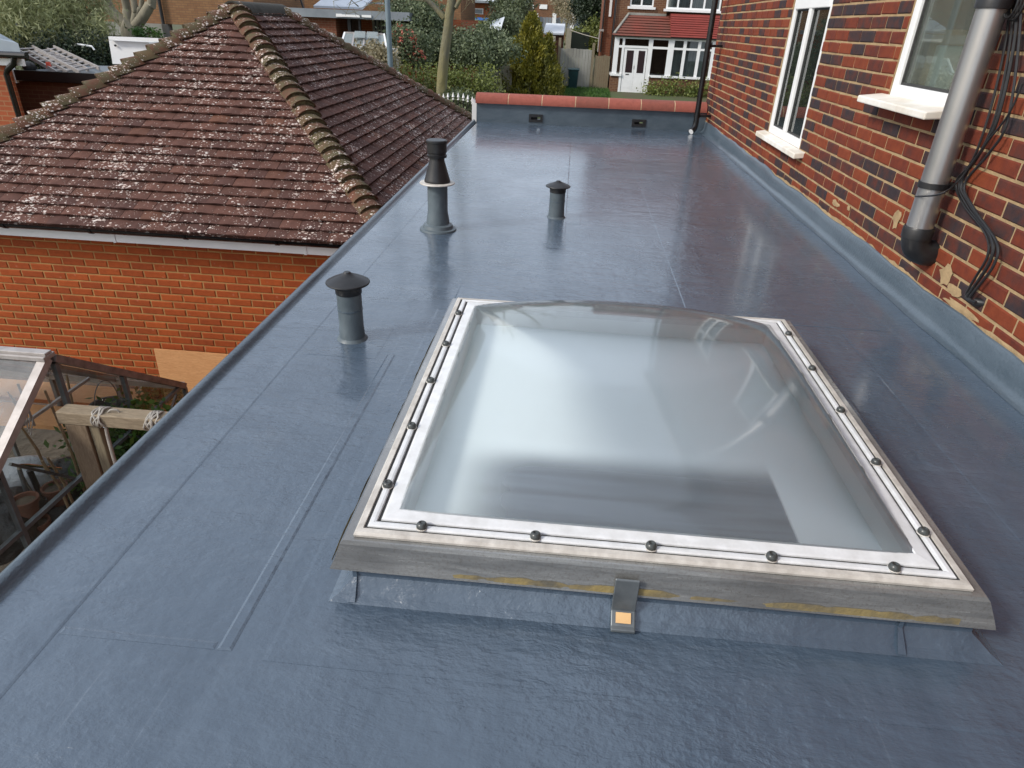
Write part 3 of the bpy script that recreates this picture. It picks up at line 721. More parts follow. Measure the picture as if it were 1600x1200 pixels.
def clip_poly(poly, a, b, cc):
    """keep the part of a 2D polygon where a*u+b*s+cc >= 0"""
    outp = []
    for i in range(len(poly)):
        p, q = poly[i], poly[(i + 1) % len(poly)]; fp = a * p[0] + b * p[1] + cc; fq = a * q[0] + b * q[1] + cc
        if fp >= 0: outp.append(p)
        if (fp >= 0) != (fq >= 0):
            t = fp / (fp - fq); outp.append((p[0] + (q[0] - p[0]) * t, p[1] + (q[1] - p[1]) * t))
    return outp
TW, TG, TL, TT = .178, .108, .172, .018
tile_meshes = []
for v in range(5):
    mb = MB(); w2 = TW / 2 - .0015; cam_ = .008
    def zz(s): return .054 - .044 * s / TL
    vs = []
    for s in (0, TL):
        for x in (-w2, 0, w2):
            for dz in (0, TT):
                vs.append((x + random.uniform(-.001, .001), s + (random.uniform(-.002, .002) if s == 0 else 0), zz(s) + dz - TT + (cam_ if x == 0 else 0)))
    # index: s*6 + xi*2 + layer
    def I(s, x, l): return s * 6 + x * 2 + l
    fs = []
    for x in (0, 1): fs += [(I(0, x, 1), I(0, x + 1, 1), I(1, x + 1, 1), I(1, x, 1)), (I(0, x, 0), I(0, x + 1, 0), I(0, x + 1, 1), I(0, x, 1))]
    fs += [(I(0, 0, 0), I(0, 0, 1), I(1, 0, 1), I(1, 0, 0)), (I(0, 2, 0), I(1, 2, 0), I(1, 2, 1), I(0, 2, 1))]
    mb.add(vs, fs); tile_meshes.append(mb.mesh('roof_tile', MT['tile']))
tiles = []; rest = MB()
def tile_face(P0, P1, T0, T1, shift=0.0):
    """eave from P0 to P1, top edge from T0 to T1 (may coincide); tiles laid in broken bond"""
    u = (P1 - P0).normalized(); L = (P1 - P0).length
    nrm = u.cross(T0 - P0).normalized(); s = nrm.cross(u).normalized(); S = (T0 - P0).dot(s)
    tu0, tu1 = (T0 - P0).dot(u), (T1 - P0).dot(u)
    def left(q): return q[0] * S - q[1] * tu0          # >=0 inside
    def right(q): return (L - q[0]) * S - q[1] * (L - tu1)
    r = 0; s0 = -.025
    while s0 < S - .04:
        uu = -TW * (0.5 if r % 2 else 0) - shift - .1
        while uu < L + .1:
            cu = uu + TW / 2; uu += TW
            box_ = [(cu - TW / 2 + .0015, s0), (cu + TW / 2 - .0015, s0), (cu + TW / 2 - .0015, s0 + TL), (cu - TW / 2 + .0015, s0 + TL)]
            inside = all(left(q) > 0 and right(q) > 0 for q in box_)
            lift = random.uniform(-.001, .003)
            O = P0 + u * cu + s * s0 + nrm * lift
            mw = Matrix(((u.x, s.x, nrm.x, O.x), (u.y, s.y, nrm.y, O.y), (u.z, s.z, nrm.z, O.z), (0, 0, 0, 1))) @ Matrix.Rotation(random.gauss(0, .012), 4, 'Z') @ Matrix.Rotation(random.gauss(0, .012), 4, 'Y')
            tn = random.random()
            if inside:
                ctr = O + s * .05; a = in_frame(ctr)
                t_ = (CAMPOS[2] - .05) / max(CAMPOS[2] - ctr.z, .01)
                if ctr.z < .02 and ctr.x * t_ > -1.28 and t_ < 1: a = 0
                if a:
                    d = Vector(CAMPOS) - ctr; a *= max(d.normalized().dot(nrm), .02)
                tiles.append((a, mw, tn))
            else:
                p = clip_poly(box_, S, -tu0, 0.0); p = clip_poly(p, -S, -(L - tu1), L * S) if len(p) > 2 else []
                if len(p) > 2:
                    top = [P0 + u * q[0] + s * q[1] + nrm * (.054 - .044 * (q[1] - s0) / TL) for q in p]; bot = [v - nrm * TT for v in top]; k = len(p)
                    rest.add(top + bot, [tuple(range(k))] + [(k + i, k + (i + 1) % k, (i + 1) % k, i) for i in range(k)], tn)
        s0 += TG; r += 1
tile_face(gC['NL'], gC['NR'], gC['AN'], gC['AN'])
tile_face(gC['NR'], gC['FR'], gC['AN'], gC['AF'], .04)
tiles.sort(key=lambda e: -e[0])
for i, (a, mw, tn) in enumerate(tiles):
    me = random.choice(tile_meshes)
    if i < 300 and a > 0: put('roof_tile', me, roof, mw, max(tn, .001))
    else: rest.add([mw @ v.co for v in me.vertices], [tuple(p.vertices) for p in me.polygons], tn)
tag(rest.build('roof_tiling', 'tile', roof), kind='stuff')
# bonnet tiles along the hips, one to a course, bedded in mossy mortar
def hip(A, B, nA, nB, n, R=.112, skip=0):
    t = (B - A).normalized(); nm = (nA + nB).normalized(); nm = (nm - t * nm.dot(t)).normalized(); b = t.cross(nm)
    step = (B - A).length / n; m_ = MB(); m_.tn = 0
    ang = [rad(-78 + 156 * i / 8) for i in range(9)]
    mort = []
    for i in range(n):
        P = A + t * (step * i) + nm * (.012 + random.uniform(-.006, .006)) + b * random.uniform(-.006, .006)
        tl = step * 1.45; vs = []
        for s_, rr, lift in ((0, R, .052), (tl, R * .88, .004)):
            for th in (0, .016):
                for a in ang: vs.append(P + t * s_ + b * math.sin(a) * (rr + th) + nm * ((math.cos(a) * (rr + th) - R * .62) * .8 + lift))
        k = len(ang); fs = []
        for j in range(k - 1):
            fs.append((k + j, k + j + 1, 3 * k + j + 1, 3 * k + j)); fs.append((j + 1, j, 2 * k + j, 2 * k + j + 1)); fs.append((j, j + 1, k + j + 1, k + j))
        fs += [(0, k, 3 * k, 2 * k), (k - 1, 2 * k + k - 1, 3 * k + k - 1, k + k - 1)]
        m2 = MB(); m2.add(vs, fs); o = m2.build('hip_tile', 'tile_hip', roof, smooth=True); cval = random.random(); o.color = (cval, cval, cval, 1)
        vs = []
        for s_, rr, lift in ((.004, R * 1.0, .049), (tl * .75, R * .78, .006)):
            vs.append(P + t * s_ + nm * (-.05))
            for a in ang: 
                q = rr * random.uniform(.93, 1.03); vs.append(P + t * (s_ + random.uniform(-.008, .004)) + b * math.sin(a) * q + nm * ((math.cos(a) * q - R * .62) * .8 + lift))
        k1 = k + 1; fs = [(0, j + 2, j + 1) for j in range(k - 1)] + [(j + 1, j + 2, k1 + j + 2, k1 + j + 1) for j in range(k - 1)]
        m_.add(vs, fs)
    m_.build('hip_mortar', 'moss', roof)
nN = (gC['NR'] - gC['NL']).cross(gC['AN'] - gC['NL']).normalized(); nR = (gC['FR'] - gC['NR']).cross(gC['AN'] - gC['NR']).normalized()
nL = (gC['NL'] - gC['FL']).cross(gC['AN'] - gC['NL']).normalized(); nF = (gC['FL'] - gC['FR']).cross(gC['AF'] - gC['FR']).normalized()
hip(gC['NR'], gC['AN'], nN, nR, 27); hip(gC['NL'], gC['AN'], nL, nN, 27); hip(gC['FR'], gC['AF'], nR, nF, 32)
for i in range(3):
    P = gC['AN'] + Vector((0, -.10 + i * .42, -.015)); m2 = MB(); k = 12; vs = []
    for y in (0, .43 if i < 2 else .46):
        for th in (.125, .108):
            for j in range(k + 1):
                a = math.pi * j / k; vs.append(P + Vector((math.cos(a) * th, y, math.sin(a) * th - .03)))
    q = k + 1; fs = []
    for j in range(k): fs += [(j, j + 1, 2 * q + j + 1, 2 * q + j), (j, q + j, q + j + 1, j + 1), (2 * q + j, 2 * q + j + 1, 3 * q + j + 1, 3 * q + j)]
    m2.add(vs, fs); o = m2.build('ridge_tile', 'moss_dark', roof, smooth=True)
mb = MB(); mb.tube([gC['AN'] + Vector((0, -.085, -.05)), gC['AF'] + Vector((0, .2, -.05))], .107, 16); mb.build('ridge_mortar', 'pot', roof)

# ================================================================== OBJECTS ON THE FLAT ROOF
# ---- domed skylight
sk = thing('skylight', 'clear domed skylight with white bolted frame on a grey kerb', 'skylight', (0.25, 1.85, 0))
FX0, FX1, FY0, FY1, FZ = -.418, .930, 1.118, 2.590, .168          # outer edge of the frame
def rc(d, z, f=(FX0, FX1, FY0, FY1)): return (f[0] + d, f[1] - d, f[2] + d, f[3] - d, z)
mb = MB()
K = [(-.475, 1.025, 1.065, 2.66), (-.425, .965, 1.112, 2.60)]
mb.ring([(*K[0], .002), (K[0][0] + .02, K[0][1] - .02, K[0][2] + .02, K[0][3] - .02, .012), (*K[1], .045), (K[1][0] + .008, K[1][1] - .008, K[1][2] + .006, K[1][3] - .006, .135), (FX0 + .05, FX1 - .05, FY0 + .05, FY1 - .05, .135)])
kerb = mb.build('kerb', 'roof', sk)
for x in (-.43, .80):     # folds of membrane at the corners of the kerb
    m2 = MB(); m2.add([(x, 1.066, .006), (x + .018, 1.066, .006), (x + .014, 1.106, .046), (x + .004, 1.106, .046), (x + .014, 1.108, .10), (x + .004, 1.108, .10)], [(0, 1, 2, 3), (3, 2, 4, 5)]); m2.build('membrane_fold', 'roof', kerb)
# flange of the dome hanging over the kerb
mb = MB(); S0 = (-.476, 1.000, 1.098, 2.635)
sk_t = (FX0 - .022, FX1 + .026, FY0 - .012, FY1 + .02)
mb.ring([(*S0, .072), (S0[0] + .012, S0[1] - .012, S0[2] + .004, S0[3] - .008, .10), (sk_t[0] - .008, sk_t[1] + .008, sk_t[2] - .003, sk_t[3] + .003, .146), (*sk_t, .156), rc(.02, .158)])
fl = mb.build('flange', 'skirt', sk)
md = fl.modifiers.new('solid', 'SOLIDIFY'); md.thickness = .003; md.offset = -1
# ragged yellow sealant along the lower edge, front and left
def ragged(m2, pts0, pts1, n, h0, h1, seed):
    g = random.Random(seed); vs = []
    hh = h0
    for i in range(n + 1):
        t = i / n; p = Vector(pts0).lerp(Vector(pts1), t); hh = min(max(hh + g.uniform(-.006, .006), h0), h1)
        vs += [p, p + Vector((0, .0015, hh))]
    m2.add(vs, [(2 * i, 2 * i + 2, 2 * i + 3, 2 * i + 1) for i in range(n)])
m2 = MB(); ragged(m2, (-.40, 1.0985, .074), (.92, 1.0985, .074), 70, .006, .022, 3); m2.build('sealant', 'sealant', sk)
m2 = MB(); ragged(m2, (-.4775, 1.12, .074), (-.4775, 2.6, .074), 50, .004, .014, 5); m2.build('sealant', 'sealant', sk)
# frame: cream outer trim, gaskets, bolted bead, inner white band
z = FZ
def prof(name, mat, pts, smooth=False): m2 = MB(); m2.ring([rc(d, zz) for d, zz in pts]); return m2.build(name, mat, sk, smooth=smooth)
prof('outer_trim', 'cream', [(0, z - .010), (-.001, z - .004), (.004, z + .002), (.017, z + .003), (.018, z - .003)])
prof('gasket', 'rubber', [(.0175, z - .003), (.018, z - .001), (.0255, z - .001), (.026, z - .004)])
bead = prof('bead', 'frame_white', [(.0245, z - .004), (.025, z + .002), (.028, z + .005), (.036, z + .0055), (.041, z + .004), (.043, z - .003)])
prof('gasket', 'rubber', [(.0425, z - .002), (.043, z - .0005), (.050, z - .0005), (.051, z - .003)])
prof('inner_band', 'frame_white', [(.0495, z - .002), (.0505, z + .003), (.056, z + .005), (.086, z + .008), (.092, z + .004), (.094, z - .015)])
# white lining of the shaft below
mb = MB(); mb.ring([rc(.092, z - .012), rc(.096, .10), rc(.097, .07)]); mb.build('shaft_lining', 'lining', sk)
# dome
U = 40; vs = []; DH = .160; dx0, dx1, dy0, dy1, dz = rc(.080, z + .006)
for j in range(U + 1):
    for i in range(U + 1):
        u = -1 + 2 * i / U; v = -1 + 2 * j / U
        u = math.copysign(abs(u) ** .8, u); v = math.copysign(abs(v) ** .8, v)
        hgt = (max(0, 1 - abs(u) ** 2.2)) ** .62 * (max(0, 1 - abs(v) ** 2.6)) ** .52
        vs.append(((dx0 + dx1) / 2 + u * (dx1 - dx0) / 2, (dy0 + dy1) / 2 + v * (dy1 - dy0) / 2, dz + DH * hgt))
mb = MB(); mb.add(vs, [(j * (U + 1) + i, j * (U + 1) + i + 1, (j + 1) * (U + 1) + i + 1, (j + 1) * (U + 1) + i) for j in range(U) for i in range(U)])
mb.build('dome', 'dome', sk, smooth=True)
# bolts with dark caps
cap = MB(); cap.lathe((0, 0, 0), [(.0122, -.004), (.013, 0), (.0125, .004), (.010, .008), (.006, .0105), (.005, .0085), (.0001, .008)], 16); capm = cap.mesh('bolt', MT['bolt'], True)
wsh = MB(); wsh.lathe((0, 0, 0), [(.0145, -.0055), (.0148, -.004), (.0125, -.0035)], 16); wshm = wsh.mesh('washer', MT['cream'], True)
def bolt(x, y):
    zb = z + .0085
    b = put('bolt', capm, sk, Matrix.Translation((x, y, zb)) @ Matrix.Rotation(random.uniform(-.1, .1), 4, 'X'))
    q = bpy.data.objects.new('washer', wshm); COL.objects.link(q); q.parent = b
for px, py in ((659, 820), (837, 835), (1018, 852), (1207, 869), (1400, 887)): bolt(onZ(px, py, z + .012).x, FY0 + .034)
for px, py in ((703, 487), (684, 535), (660, 592), (630, 663), (593, 754)): bolt(FX0 + .034, onZ(px, py, z + .012).y)
for px, py in ((1261, 522), (1296, 576), (1338, 641), (1392, 722), (1458, 830)): bolt(FX1 - .034, onZ(px, py, z + .012).y)
# latch strap under the front edge with its tan label
p = onZ(976, 965, .035); lx = at(976, 940, 1.09).x
mb = MB(); mb.prism([(0, 1.090, .125), (0, 1.094, .128), (0, 1.094, .03), (0, 1.062, .006), (0, 1.052, .006), (0, 1.052, .014), (0, 1.062, .016), (0, 1.088, .036)], (lx - .027, 0, 0), (lx + .027, 0, 0))
la = mb.build('latch_strap', 'alu_dark', sk, bevel=.002)
m2 = MB(); a = Vector((lx - .017, 1.084, .034)); d = Vector((0, 1.066, .0195)) - Vector((0, 1.084, .034))
m2.add([a + Vector((0, -.001, .0025)), a + Vector((.034, -.001, .0025)), a + d + Vector((.034, -.001, .0025)), a + d + Vector((0, -.001, .0025))], [(3, 2, 1, 0)]); m2.build('label', 'label', la)
# added pale panel standing in for the view below; added sheet darkens its front
mb = MB(); mb.box((FX0 + .08, FY0 + .08, .075), (FX1 - .08, FY1 - .08, .095)); mb.build('stand_in_panel', 'stand_in_pale', sk)
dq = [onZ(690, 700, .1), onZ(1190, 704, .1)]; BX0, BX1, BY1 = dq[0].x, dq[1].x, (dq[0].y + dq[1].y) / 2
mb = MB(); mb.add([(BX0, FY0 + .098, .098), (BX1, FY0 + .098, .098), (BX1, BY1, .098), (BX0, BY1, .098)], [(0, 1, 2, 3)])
def m_dark_patch():
    """stand-in for the dark patch below, faded out towards its left and far edges"""
    m, nt, o = newmat('dark_patch_stand_in'); k = N(nt); g_ = k.n('ShaderNodeNewGeometry'); sp = k.n('ShaderNodeSeparateXYZ'); k.l(g_.outputs['Position'], sp.inputs[0])
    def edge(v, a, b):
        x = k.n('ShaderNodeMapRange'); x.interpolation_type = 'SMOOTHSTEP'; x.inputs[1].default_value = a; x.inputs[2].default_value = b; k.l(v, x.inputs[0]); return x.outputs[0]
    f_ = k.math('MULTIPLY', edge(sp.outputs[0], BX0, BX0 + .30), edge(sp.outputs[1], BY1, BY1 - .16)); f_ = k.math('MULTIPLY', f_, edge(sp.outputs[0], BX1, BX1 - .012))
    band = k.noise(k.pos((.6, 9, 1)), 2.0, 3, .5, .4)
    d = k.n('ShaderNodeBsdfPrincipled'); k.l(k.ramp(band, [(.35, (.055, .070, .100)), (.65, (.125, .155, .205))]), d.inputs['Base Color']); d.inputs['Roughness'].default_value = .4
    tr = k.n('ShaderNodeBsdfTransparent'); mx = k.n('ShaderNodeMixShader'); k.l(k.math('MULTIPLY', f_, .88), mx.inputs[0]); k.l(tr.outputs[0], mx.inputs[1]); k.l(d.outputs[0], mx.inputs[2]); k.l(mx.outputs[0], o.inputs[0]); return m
mb.build('dark_stand_in', m_dark_patch(), sk)

# ---- pipes through the roof
def vent(label, x, y, r, h, capr, group):
    t = thing('roof_vent', label, 'vent pipe', (x, y, 0), group)
    m2 = MB(); m2.lathe((x, y, 0), [(r + .014, .0005), (r + .010, .006), (r + .003, .012), (r + .001, .05), (r, .06), (r, h * .70), (r - .004, h * .705)], 28); m2.build('pipe', 'pipe_paint', t, smooth=True)
    m2 = MB(); m2.lathe((x, y, 0), [(r + .001, h * .45), (r + .0025, h * .452), (r + .0025, h * .47), (r + .001, h * .472)], 28); m2.build('paint_line', 'upstand', t, smooth=True)
    m2 = MB(); m2.lathe((x, y, 0), [(r + .001, h * .69), (r + .003, h * .70), (r + .003, h * .78), (r + .007, h * .79), (r + .006, h * .83), (r + .016, h * .845), (r - .02, h * .85)], 28); m2.build('collar', 'black_plastic', t, smooth=True)
    m2 = MB(); m2.lathe((x, y, 0), [(r, h * .842), (capr * .97, h * .835), (capr, h * .85), (capr * .985, h * .862), (capr * .72, h * .905), (capr * .45, h * .94), (capr * .2, h * .975), (.012, h), (.0001, h)], 32); m2.build('cowl', 'black_plastic', t, smooth=True)
vent('nearest grey vent pipe with wide black mushroom cowl, left of the skylight', -.845, 2.475, .050, .292, .088, 'capped vent pipes')
vent('small grey vent pipe with black cowl standing mid roof, right of the tall flue', -.053, 4.66, .053, .252, .086, 'capped vent pipes')
t = thing('flue', 'tall grey flue with black conical terminal and flat cap near the roof edge', 'flue', (-.80, 4.18, 0)); cx, cy = -.80, 4.18
m2 = MB(); m2.lathe((cx, cy, 0), [(.118, .0005), (.115, .010), (.098, .014), (.092, .034), (.074, .042), (.073, .06), (.066, .10), (.063, .12), (.063, .29), (.058, .292)], 32); m2.build('pipe', 'pipe_paint', t, smooth=True)
m2 = MB(); m2.lathe((cx, cy, 0), [(.060, .293), (.108, .290), (.110, .294), (.108, .298), (.076, .301)], 32); m2.build('storm_collar', 'cream', t, smooth=True)
m2 = MB(); m2.lathe((cx, cy, 0), [(.079, .298), (.081, .306), (.078, .316), (.047, .425), (.045, .45), (.040, .452)], 32); m2.build('cone', 'black_plastic', t, smooth=True)
m2 = MB(); m2.lathe((cx, cy, 0), [(.044, .446), (.060, .448), (.062, .462), (.056, .466), (.056, .474), (.061, .478), (.061, .53), (.065, .533), (.065, .544), (.060, .549), (.0001, .551)], 32); m2.build('terminal_cap', 'black_plastic', t, smooth=True)

# ---- downpipes on the house
pt, pb = onX(1538, 20, 1.690), onX(1444, 360, 1.690)
py_ = (pt.y + pb.y) / 2; pr = .058
dp = thing('silver_downpipe', 'thick silver soil pipe with black elbow fixed to the brick wall', 'downpipe', (1.69, py_, .25))
m2 = MB(); m2.lathe((1.69, py_, 0), [(pr, .36), (pr, 1.34)], 36); m2.lathe((1.69, py_, 0), [(pr, 1.5), (pr, 4.9)], 36); m2.build('pipe', 'silver', dp, smooth=True)
m2 = MB(); m2.lathe((1.69, py_, 0), [(pr + .002, 1.31), (pr + .010, 1.312), (pr + .010, 1.37), (pr + .005, 1.38), (pr + .005, 1.48), (pr + .010, 1.49), (pr + .010, 1.53), (pr + .001, 1.535)], 36); m2.build('coupling', 'black_plastic', dp, smooth=True)
m2 = MB(); m2.lathe((1.69, py_, 0), [(pr, .355), (pr + .009, .356), (pr + .010, .40), (pr + .006, .408), (pr, .409)], 36)
pth = []; R_ = .075
for i in range(10):
    a = rad(90 * i / 9); pth.append((1.69 + R_ * (1 - math.cos(a)), py_, .36 - R_ * math.sin(a)))
pth = [(1.69, py_, .37)] + pth + [(XW + .02, py_, .36 - R_)]
m2.tube(pth, pr + .004, 24); m2.build('elbow', 'black_plastic', dp, smooth=True, sharp=45)
zc = onX(1465, 292, 1.69).z
m2 = MB(); m2.lathe((1.69, py_, 0), [(pr, zc - .014), (pr + .007, zc - .013), (pr + .007, zc + .013), (pr, zc + .014)], 36); m2.box((1.735, py_ - .03, zc - .012), (XW + .01, py_ + .03, zc + .012)); m2.build('bracket', 'black_plastic', dp, smooth=True)
q0, q1 = at(1117, 0, 9.32), at(1091, 172, 9.32); cxp = (q0.x + q1.x) / 2; cxp = min(cxp, 1.725)
bp = thing('black_downpipe', 'thin black rainwater pipe at the far corner of the brick house', 'downpipe', (cxp, 9.32, .02))
m2 = MB(); m2.lathe((cxp, 9.32, 0), [(.034, .13), (.034, 4.9)], 20); m2.build('pipe', 'black_gloss', bp, smooth=True)
m2 = MB(); m2.tube([(cxp, 9.32, .16), (cxp, 9.32, .10), (cxp - .01, 9.30, .07), (cxp - .05, 9.26, .035)], .037, 16); sh = m2.build('shoe', 'black_gloss', bp, smooth=True)
m2 = MB(); m2.tube([(cxp - .046, 9.264, .038), (cxp - .054, 9.256, .032)], .033, 16); m2.build('shoe_lining', 'upvc', sh, smooth=True)
for zz in (.2, 1.0, 2.6):
    m2 = MB(); m2.lathe((cxp, 9.32, 0), [(.034, zz), (.040, zz), (.040, zz + .05), (.034, zz + .05)], 20); m2.box((cxp, 9.305, zz + .01), (XW + .01, 9.335, zz + .04)); m2.build('bracket', 'black_gloss', bp, smooth=True)

# ---- cables clipped to the wall
def smooth_path(pts, n=8):
    out = []; P = [Vector(p) for p in pts]; P = [P[0]] + P + [P[-1]]
    for i in range(1, len(P) - 2):
        for k in range(n):
            t = k / n; a, b, c, d = P[i - 1], P[i], P[i + 1], P[i + 2]
            out.append(.5 * ((2 * b) + (c - a) * t + (2 * a - 5 * b + 4 * c - d) * t * t + (3 * b - 3 * c + d - a) * t ** 3))
    return out + [P[-1]]
XC = XW - .022
specs = [('leftmost black cable of the bunch hanging beside the silver pipe', [(1580, -30), (1572, 60), (1548, 170), (1520, 250), (1494, 285), (1506, 320), (1540, 365), (1543, 400), (1520, 440), (1509, 463), (1521, 471)]),
         ('second black cable in the bunch beside the silver pipe', [(1586, -30), (1578, 70), (1556, 180), (1528, 245), (1499, 286), (1512, 322), (1546, 368), (1549, 405), (1526, 442), (1513, 464), (1523, 471)]),
         ('thick black cable in the middle of the bunch beside the silver pipe', [(1590, -30), (1586, 60), (1562, 175), (1540, 225), (1503, 284), (1515, 318), (1550, 372), (1546, 410), (1519, 452), (1511, 466), (1524, 472)]),
         ('outermost black cable of the bunch beside the silver pipe', [(1597, -30), (1592, 70), (1574, 190), (1545, 240), (1507, 288), (1522, 326), (1557, 378), (1554, 412), (1530, 446), (1515, 466), (1525, 472)])]
for i, (lb, pts) in enumerate(specs):
    P = [onX(a, b, XC - .006 * i) for a, b in pts]
    m2 = MB(); m2.tube(smooth_path(P, 6), .0055 if i != 2 else .007, 8)
    tag(m2.build('cable', 'black_plastic', smooth=True), lb, 'cable', 'cables clipped to the brick wall')
P = [onX(a, b, XC - .03) for a, b in ((1598, 130), (1575, 180), (1540, 225), (1500, 280))] + [onX(1470, 303, 1.625), onX(1430, 307, 1.635)]
m2 = MB(); m2.tube(smooth_path(P, 6), .004, 8); tag(m2.build('cable', 'black_plastic', smooth=True), 'single thin cable sweeping across the front of the silver pipe', 'cable', 'cables clipped to the brick wall')
g0 = onX(1522, 471, XC)
m2 = MB(); m2.tube([g0, g0 + Vector((.012, -.012, 0)), g0 + Vector((.03, -.025, .003))], [.018, .020, .016], 14); tag(m2.build('cable_gland', 'black_plastic', smooth=True), 'black cable gland where the cables enter the wall', 'cable gland')
g0 = onX(1500, 290, XC); m2 = MB(); m2.lathe((0, 0, 0), [(.011, 0), (.012, .004), (.009, .010), (.0001, .012)], 12)
o = put('cable_clip', m2.mesh('cable_clip', MT['black_gloss'], True), None, Matrix.Translation(g0 + Vector((0, -.03, 0))) @ Matrix.Rotation(rad(-90), 4, 'Y')); tag(o, 'round black clip holding the cables beside the pipe bracket', 'cable clip')
lp = []
for i in range(60):
    a = i * 2 * math.pi / 18; c0 = onX(1592, 8, XC - .02); lp.append(c0 + Vector((-.0006 * i, math.cos(a) * (.045 - i * .0002), math.sin(a) * (.06 - i * .0003))))
m2 = MB(); m2.tube(lp, .004, 6); tag(m2.build('cable_coil', 'black_plastic', smooth=True), 'coil of thin black cable at the top right above the cable bunch', 'cable')

# ================================================================== GARDEN BELOW THE LEFT EDGE
# ---- greenhouse
gh = thing('greenhouse', 'old aluminium greenhouse with dusty panes in the garden below', 'greenhouse', (-4.4, 3.48, -2.85))
GX, RY, RZ2, EY0, EY1, EZ2, GL, GB = -3.18, 3.48, -.776, 2.16, 4.80, -1.69, -6.0, -2.84
mb = MB(); mb.box((GL, RY - .05, RZ2), (GX + .03, RY + .05, RZ2 + .03)); mb.box((GL, RY - .03, RZ2 + .03), (GX + .03, RY + .03, RZ2 + .05)); mb.build('ridge_cap', 'alu', gh, bevel=.004)
def gbar(a, b, w_=.03, h_=.035, mat='alu', nm='glazing_bar'): m2 = MB(); m2.bar(a, b, w_, h_); return m2.build(nm, mat, gh)
gbar((GX, RY, RZ2), (GX, EY0, EZ2), .055, .05, 'alu', 'rafter'); gbar((GX, RY + .05, RZ2 - .02), (GX, EY1, EZ2), .05, .05, 'alu_brown', 'rafter')
for i in range(1, 5):
    x = GX - i * .61; gbar((x, RY, RZ2), (x, EY0, EZ2), .022, .03); gbar((x, RY, RZ2), (x, EY1, EZ2), .022, .03)
for yy in (EY0, EY1): gbar((GX, yy, EZ2), (GL, yy, EZ2), .05, .05, 'alu', 'eave_rail'); gbar((GX, yy, GB), (GL, yy, GB), .05, .06, 'alu', 'base_rail')
gbar((GX, EY0, GB), (GX, EY1, GB), .05, .06, 'alu', 'base_rail')
def rz(y): return RZ2 - abs(y - RY) * (RZ2 - EZ2) / (RY - EY0)
ends = [EY0, 2.89, 3.53, 4.10, EY1]
for y in ends: gbar((GX, y, GB), (GX, y, rz(y) - .02), .03, .035, 'alu_dark')
gbar((GX, EY0, EZ2 + .02), (GX, EY1, EZ2 + .02), .03, .028, 'alu_dark', 'tie_rail'); gbar((GX - .02, 3.0, -1.25), (GX - .02, 3.95, -2.2), .018, .018, 'alu_dark', 'brace'); gbar((GX - .02, 4.7, -1.72), (GX - .02, 3.6, -2.6), .018, .018, 'alu_dark', 'brace')
for i in range(5):
    x = GX - i * .61
    for yy in (EY0, EY1): gbar((x, yy, GB), (x, yy, EZ2), .024, .03, 'alu_dark')
gbar((GX - .1, 3.9, rz(3.9) - .08), (GX - .7, EY0 + .3, EZ2 + .15), .02, .02, 'alu', 'brace'); gbar((GX - .08, 2.7, -1.2), (GX - .9, 3.4, -.84), .02, .02, 'alu', 'brace')
def pane(q, mat='glass'): m2 = MB(); m2.add(q, [(0, 1, 2, 3)]); return m2.build('pane', mat, gh)
for a, b in zip(ends[:-1], ends[1:]):
    pane([(GX + .004, a + .012, GB), (GX + .004, b - .012, GB), (GX + .004, b - .012, rz(b) - .03), (GX + .004, a + .012, rz(a) - .03)])
for i in range(5):
    x0, x1 = GX - i * .61 - .012, max(GX - (i + 1) * .61 + .012, GL)
    pane([(x1, EY0, EZ2 + .012), (x0, EY0, EZ2 + .012), (x0, RY - .04, RZ2 - .004), (x1, RY - .04, RZ2 - .004)], 'glass_roof')
    pane([(x0, EY1, EZ2 + .012), (x1, EY1, EZ2 + .012), (x1, RY + .04, RZ2 - .004), (x0, RY + .04, RZ2 - .004)], 'glass')
    pane([(x1, EY0 - .004, GB), (x0, EY0 - .004, GB), (x0, EY0 - .004, EZ2), (x1, EY0 - .004, EZ2)]); pane([(x0, EY1 + .004, GB), (x1, EY1 + .004, GB), (x1, EY1 + .004, EZ2), (x0, EY1 + .004, EZ2)])
# ---- timber frame with cords
tf = thing('timber_frame', 'weathered timber post and crossbeam standing beside the greenhouse', 'timber frame', (-2.9, 3.30, -2.85))
mb = MB(); mb.box((-3.03, 3.25, -1.105), (-1.7, 3.36, -1.02)); mb.build('beam', 'old_wood', tf, bevel=.006)
mb = MB(); mb.box((-3.0, 3.255, -2.85), (-2.86, 3.345, -1.107)); mb.build('post', 'old_wood_v', tf, bevel=.006)
mb = MB(); mb.box((-2.855, 3.27, -2.85), (-2.79, 3.34, -1.108)); mb.build('post', 'fence_dark', tf, bevel=.006)
def knot(name, label, px, py, tails, seed, loops=5):
    g = random.Random(seed); c = at(px, py, 3.30); P = []
    for i in range(loops * 12):
        a = i * 2 * math.pi / 12; P.append((c.x + .004 * i / 5 - .03 + g.uniform(-.012, .012) + .02 * math.sin(i * .7), 3.305 + math.cos(a) * .068, -1.062 + math.sin(a) * .056))
    m2 = MB(); m2.tube(smooth_path(P, 2), .0065, 6); e = Vector(P[-1])
    for t in tails: m2.tube(smooth_path([e, e + Vector((.02, -.06, .05))] + [Vector(v) + e for v in t], 6), .006, 6)
    tag(m2.build(name, 'rope', smooth=True), label, 'cord', 'cords tied to the timber beam')
knot('cord', 'grey cord knotted round the beam above the hanging rope', 160, 645, [[(.06, -.07, .09), (.10, -.06, .08), (.09, -.06, .03), (.02, -.07, -.01)], [(-.03, -.08, -.03), (-.07, -.07, -.08)]], 1)
knot('cord', 'looped grey cord tied round the beam at the roof edge', 243, 655, [[(-.05, -.09, -.05), (-.12, -.09, -.12), (-.10, -.08, -.16), (-.02, -.08, -.06)], [(-.02, -.08, -.1), (-.06, -.08, -.2)]], 2, 6)
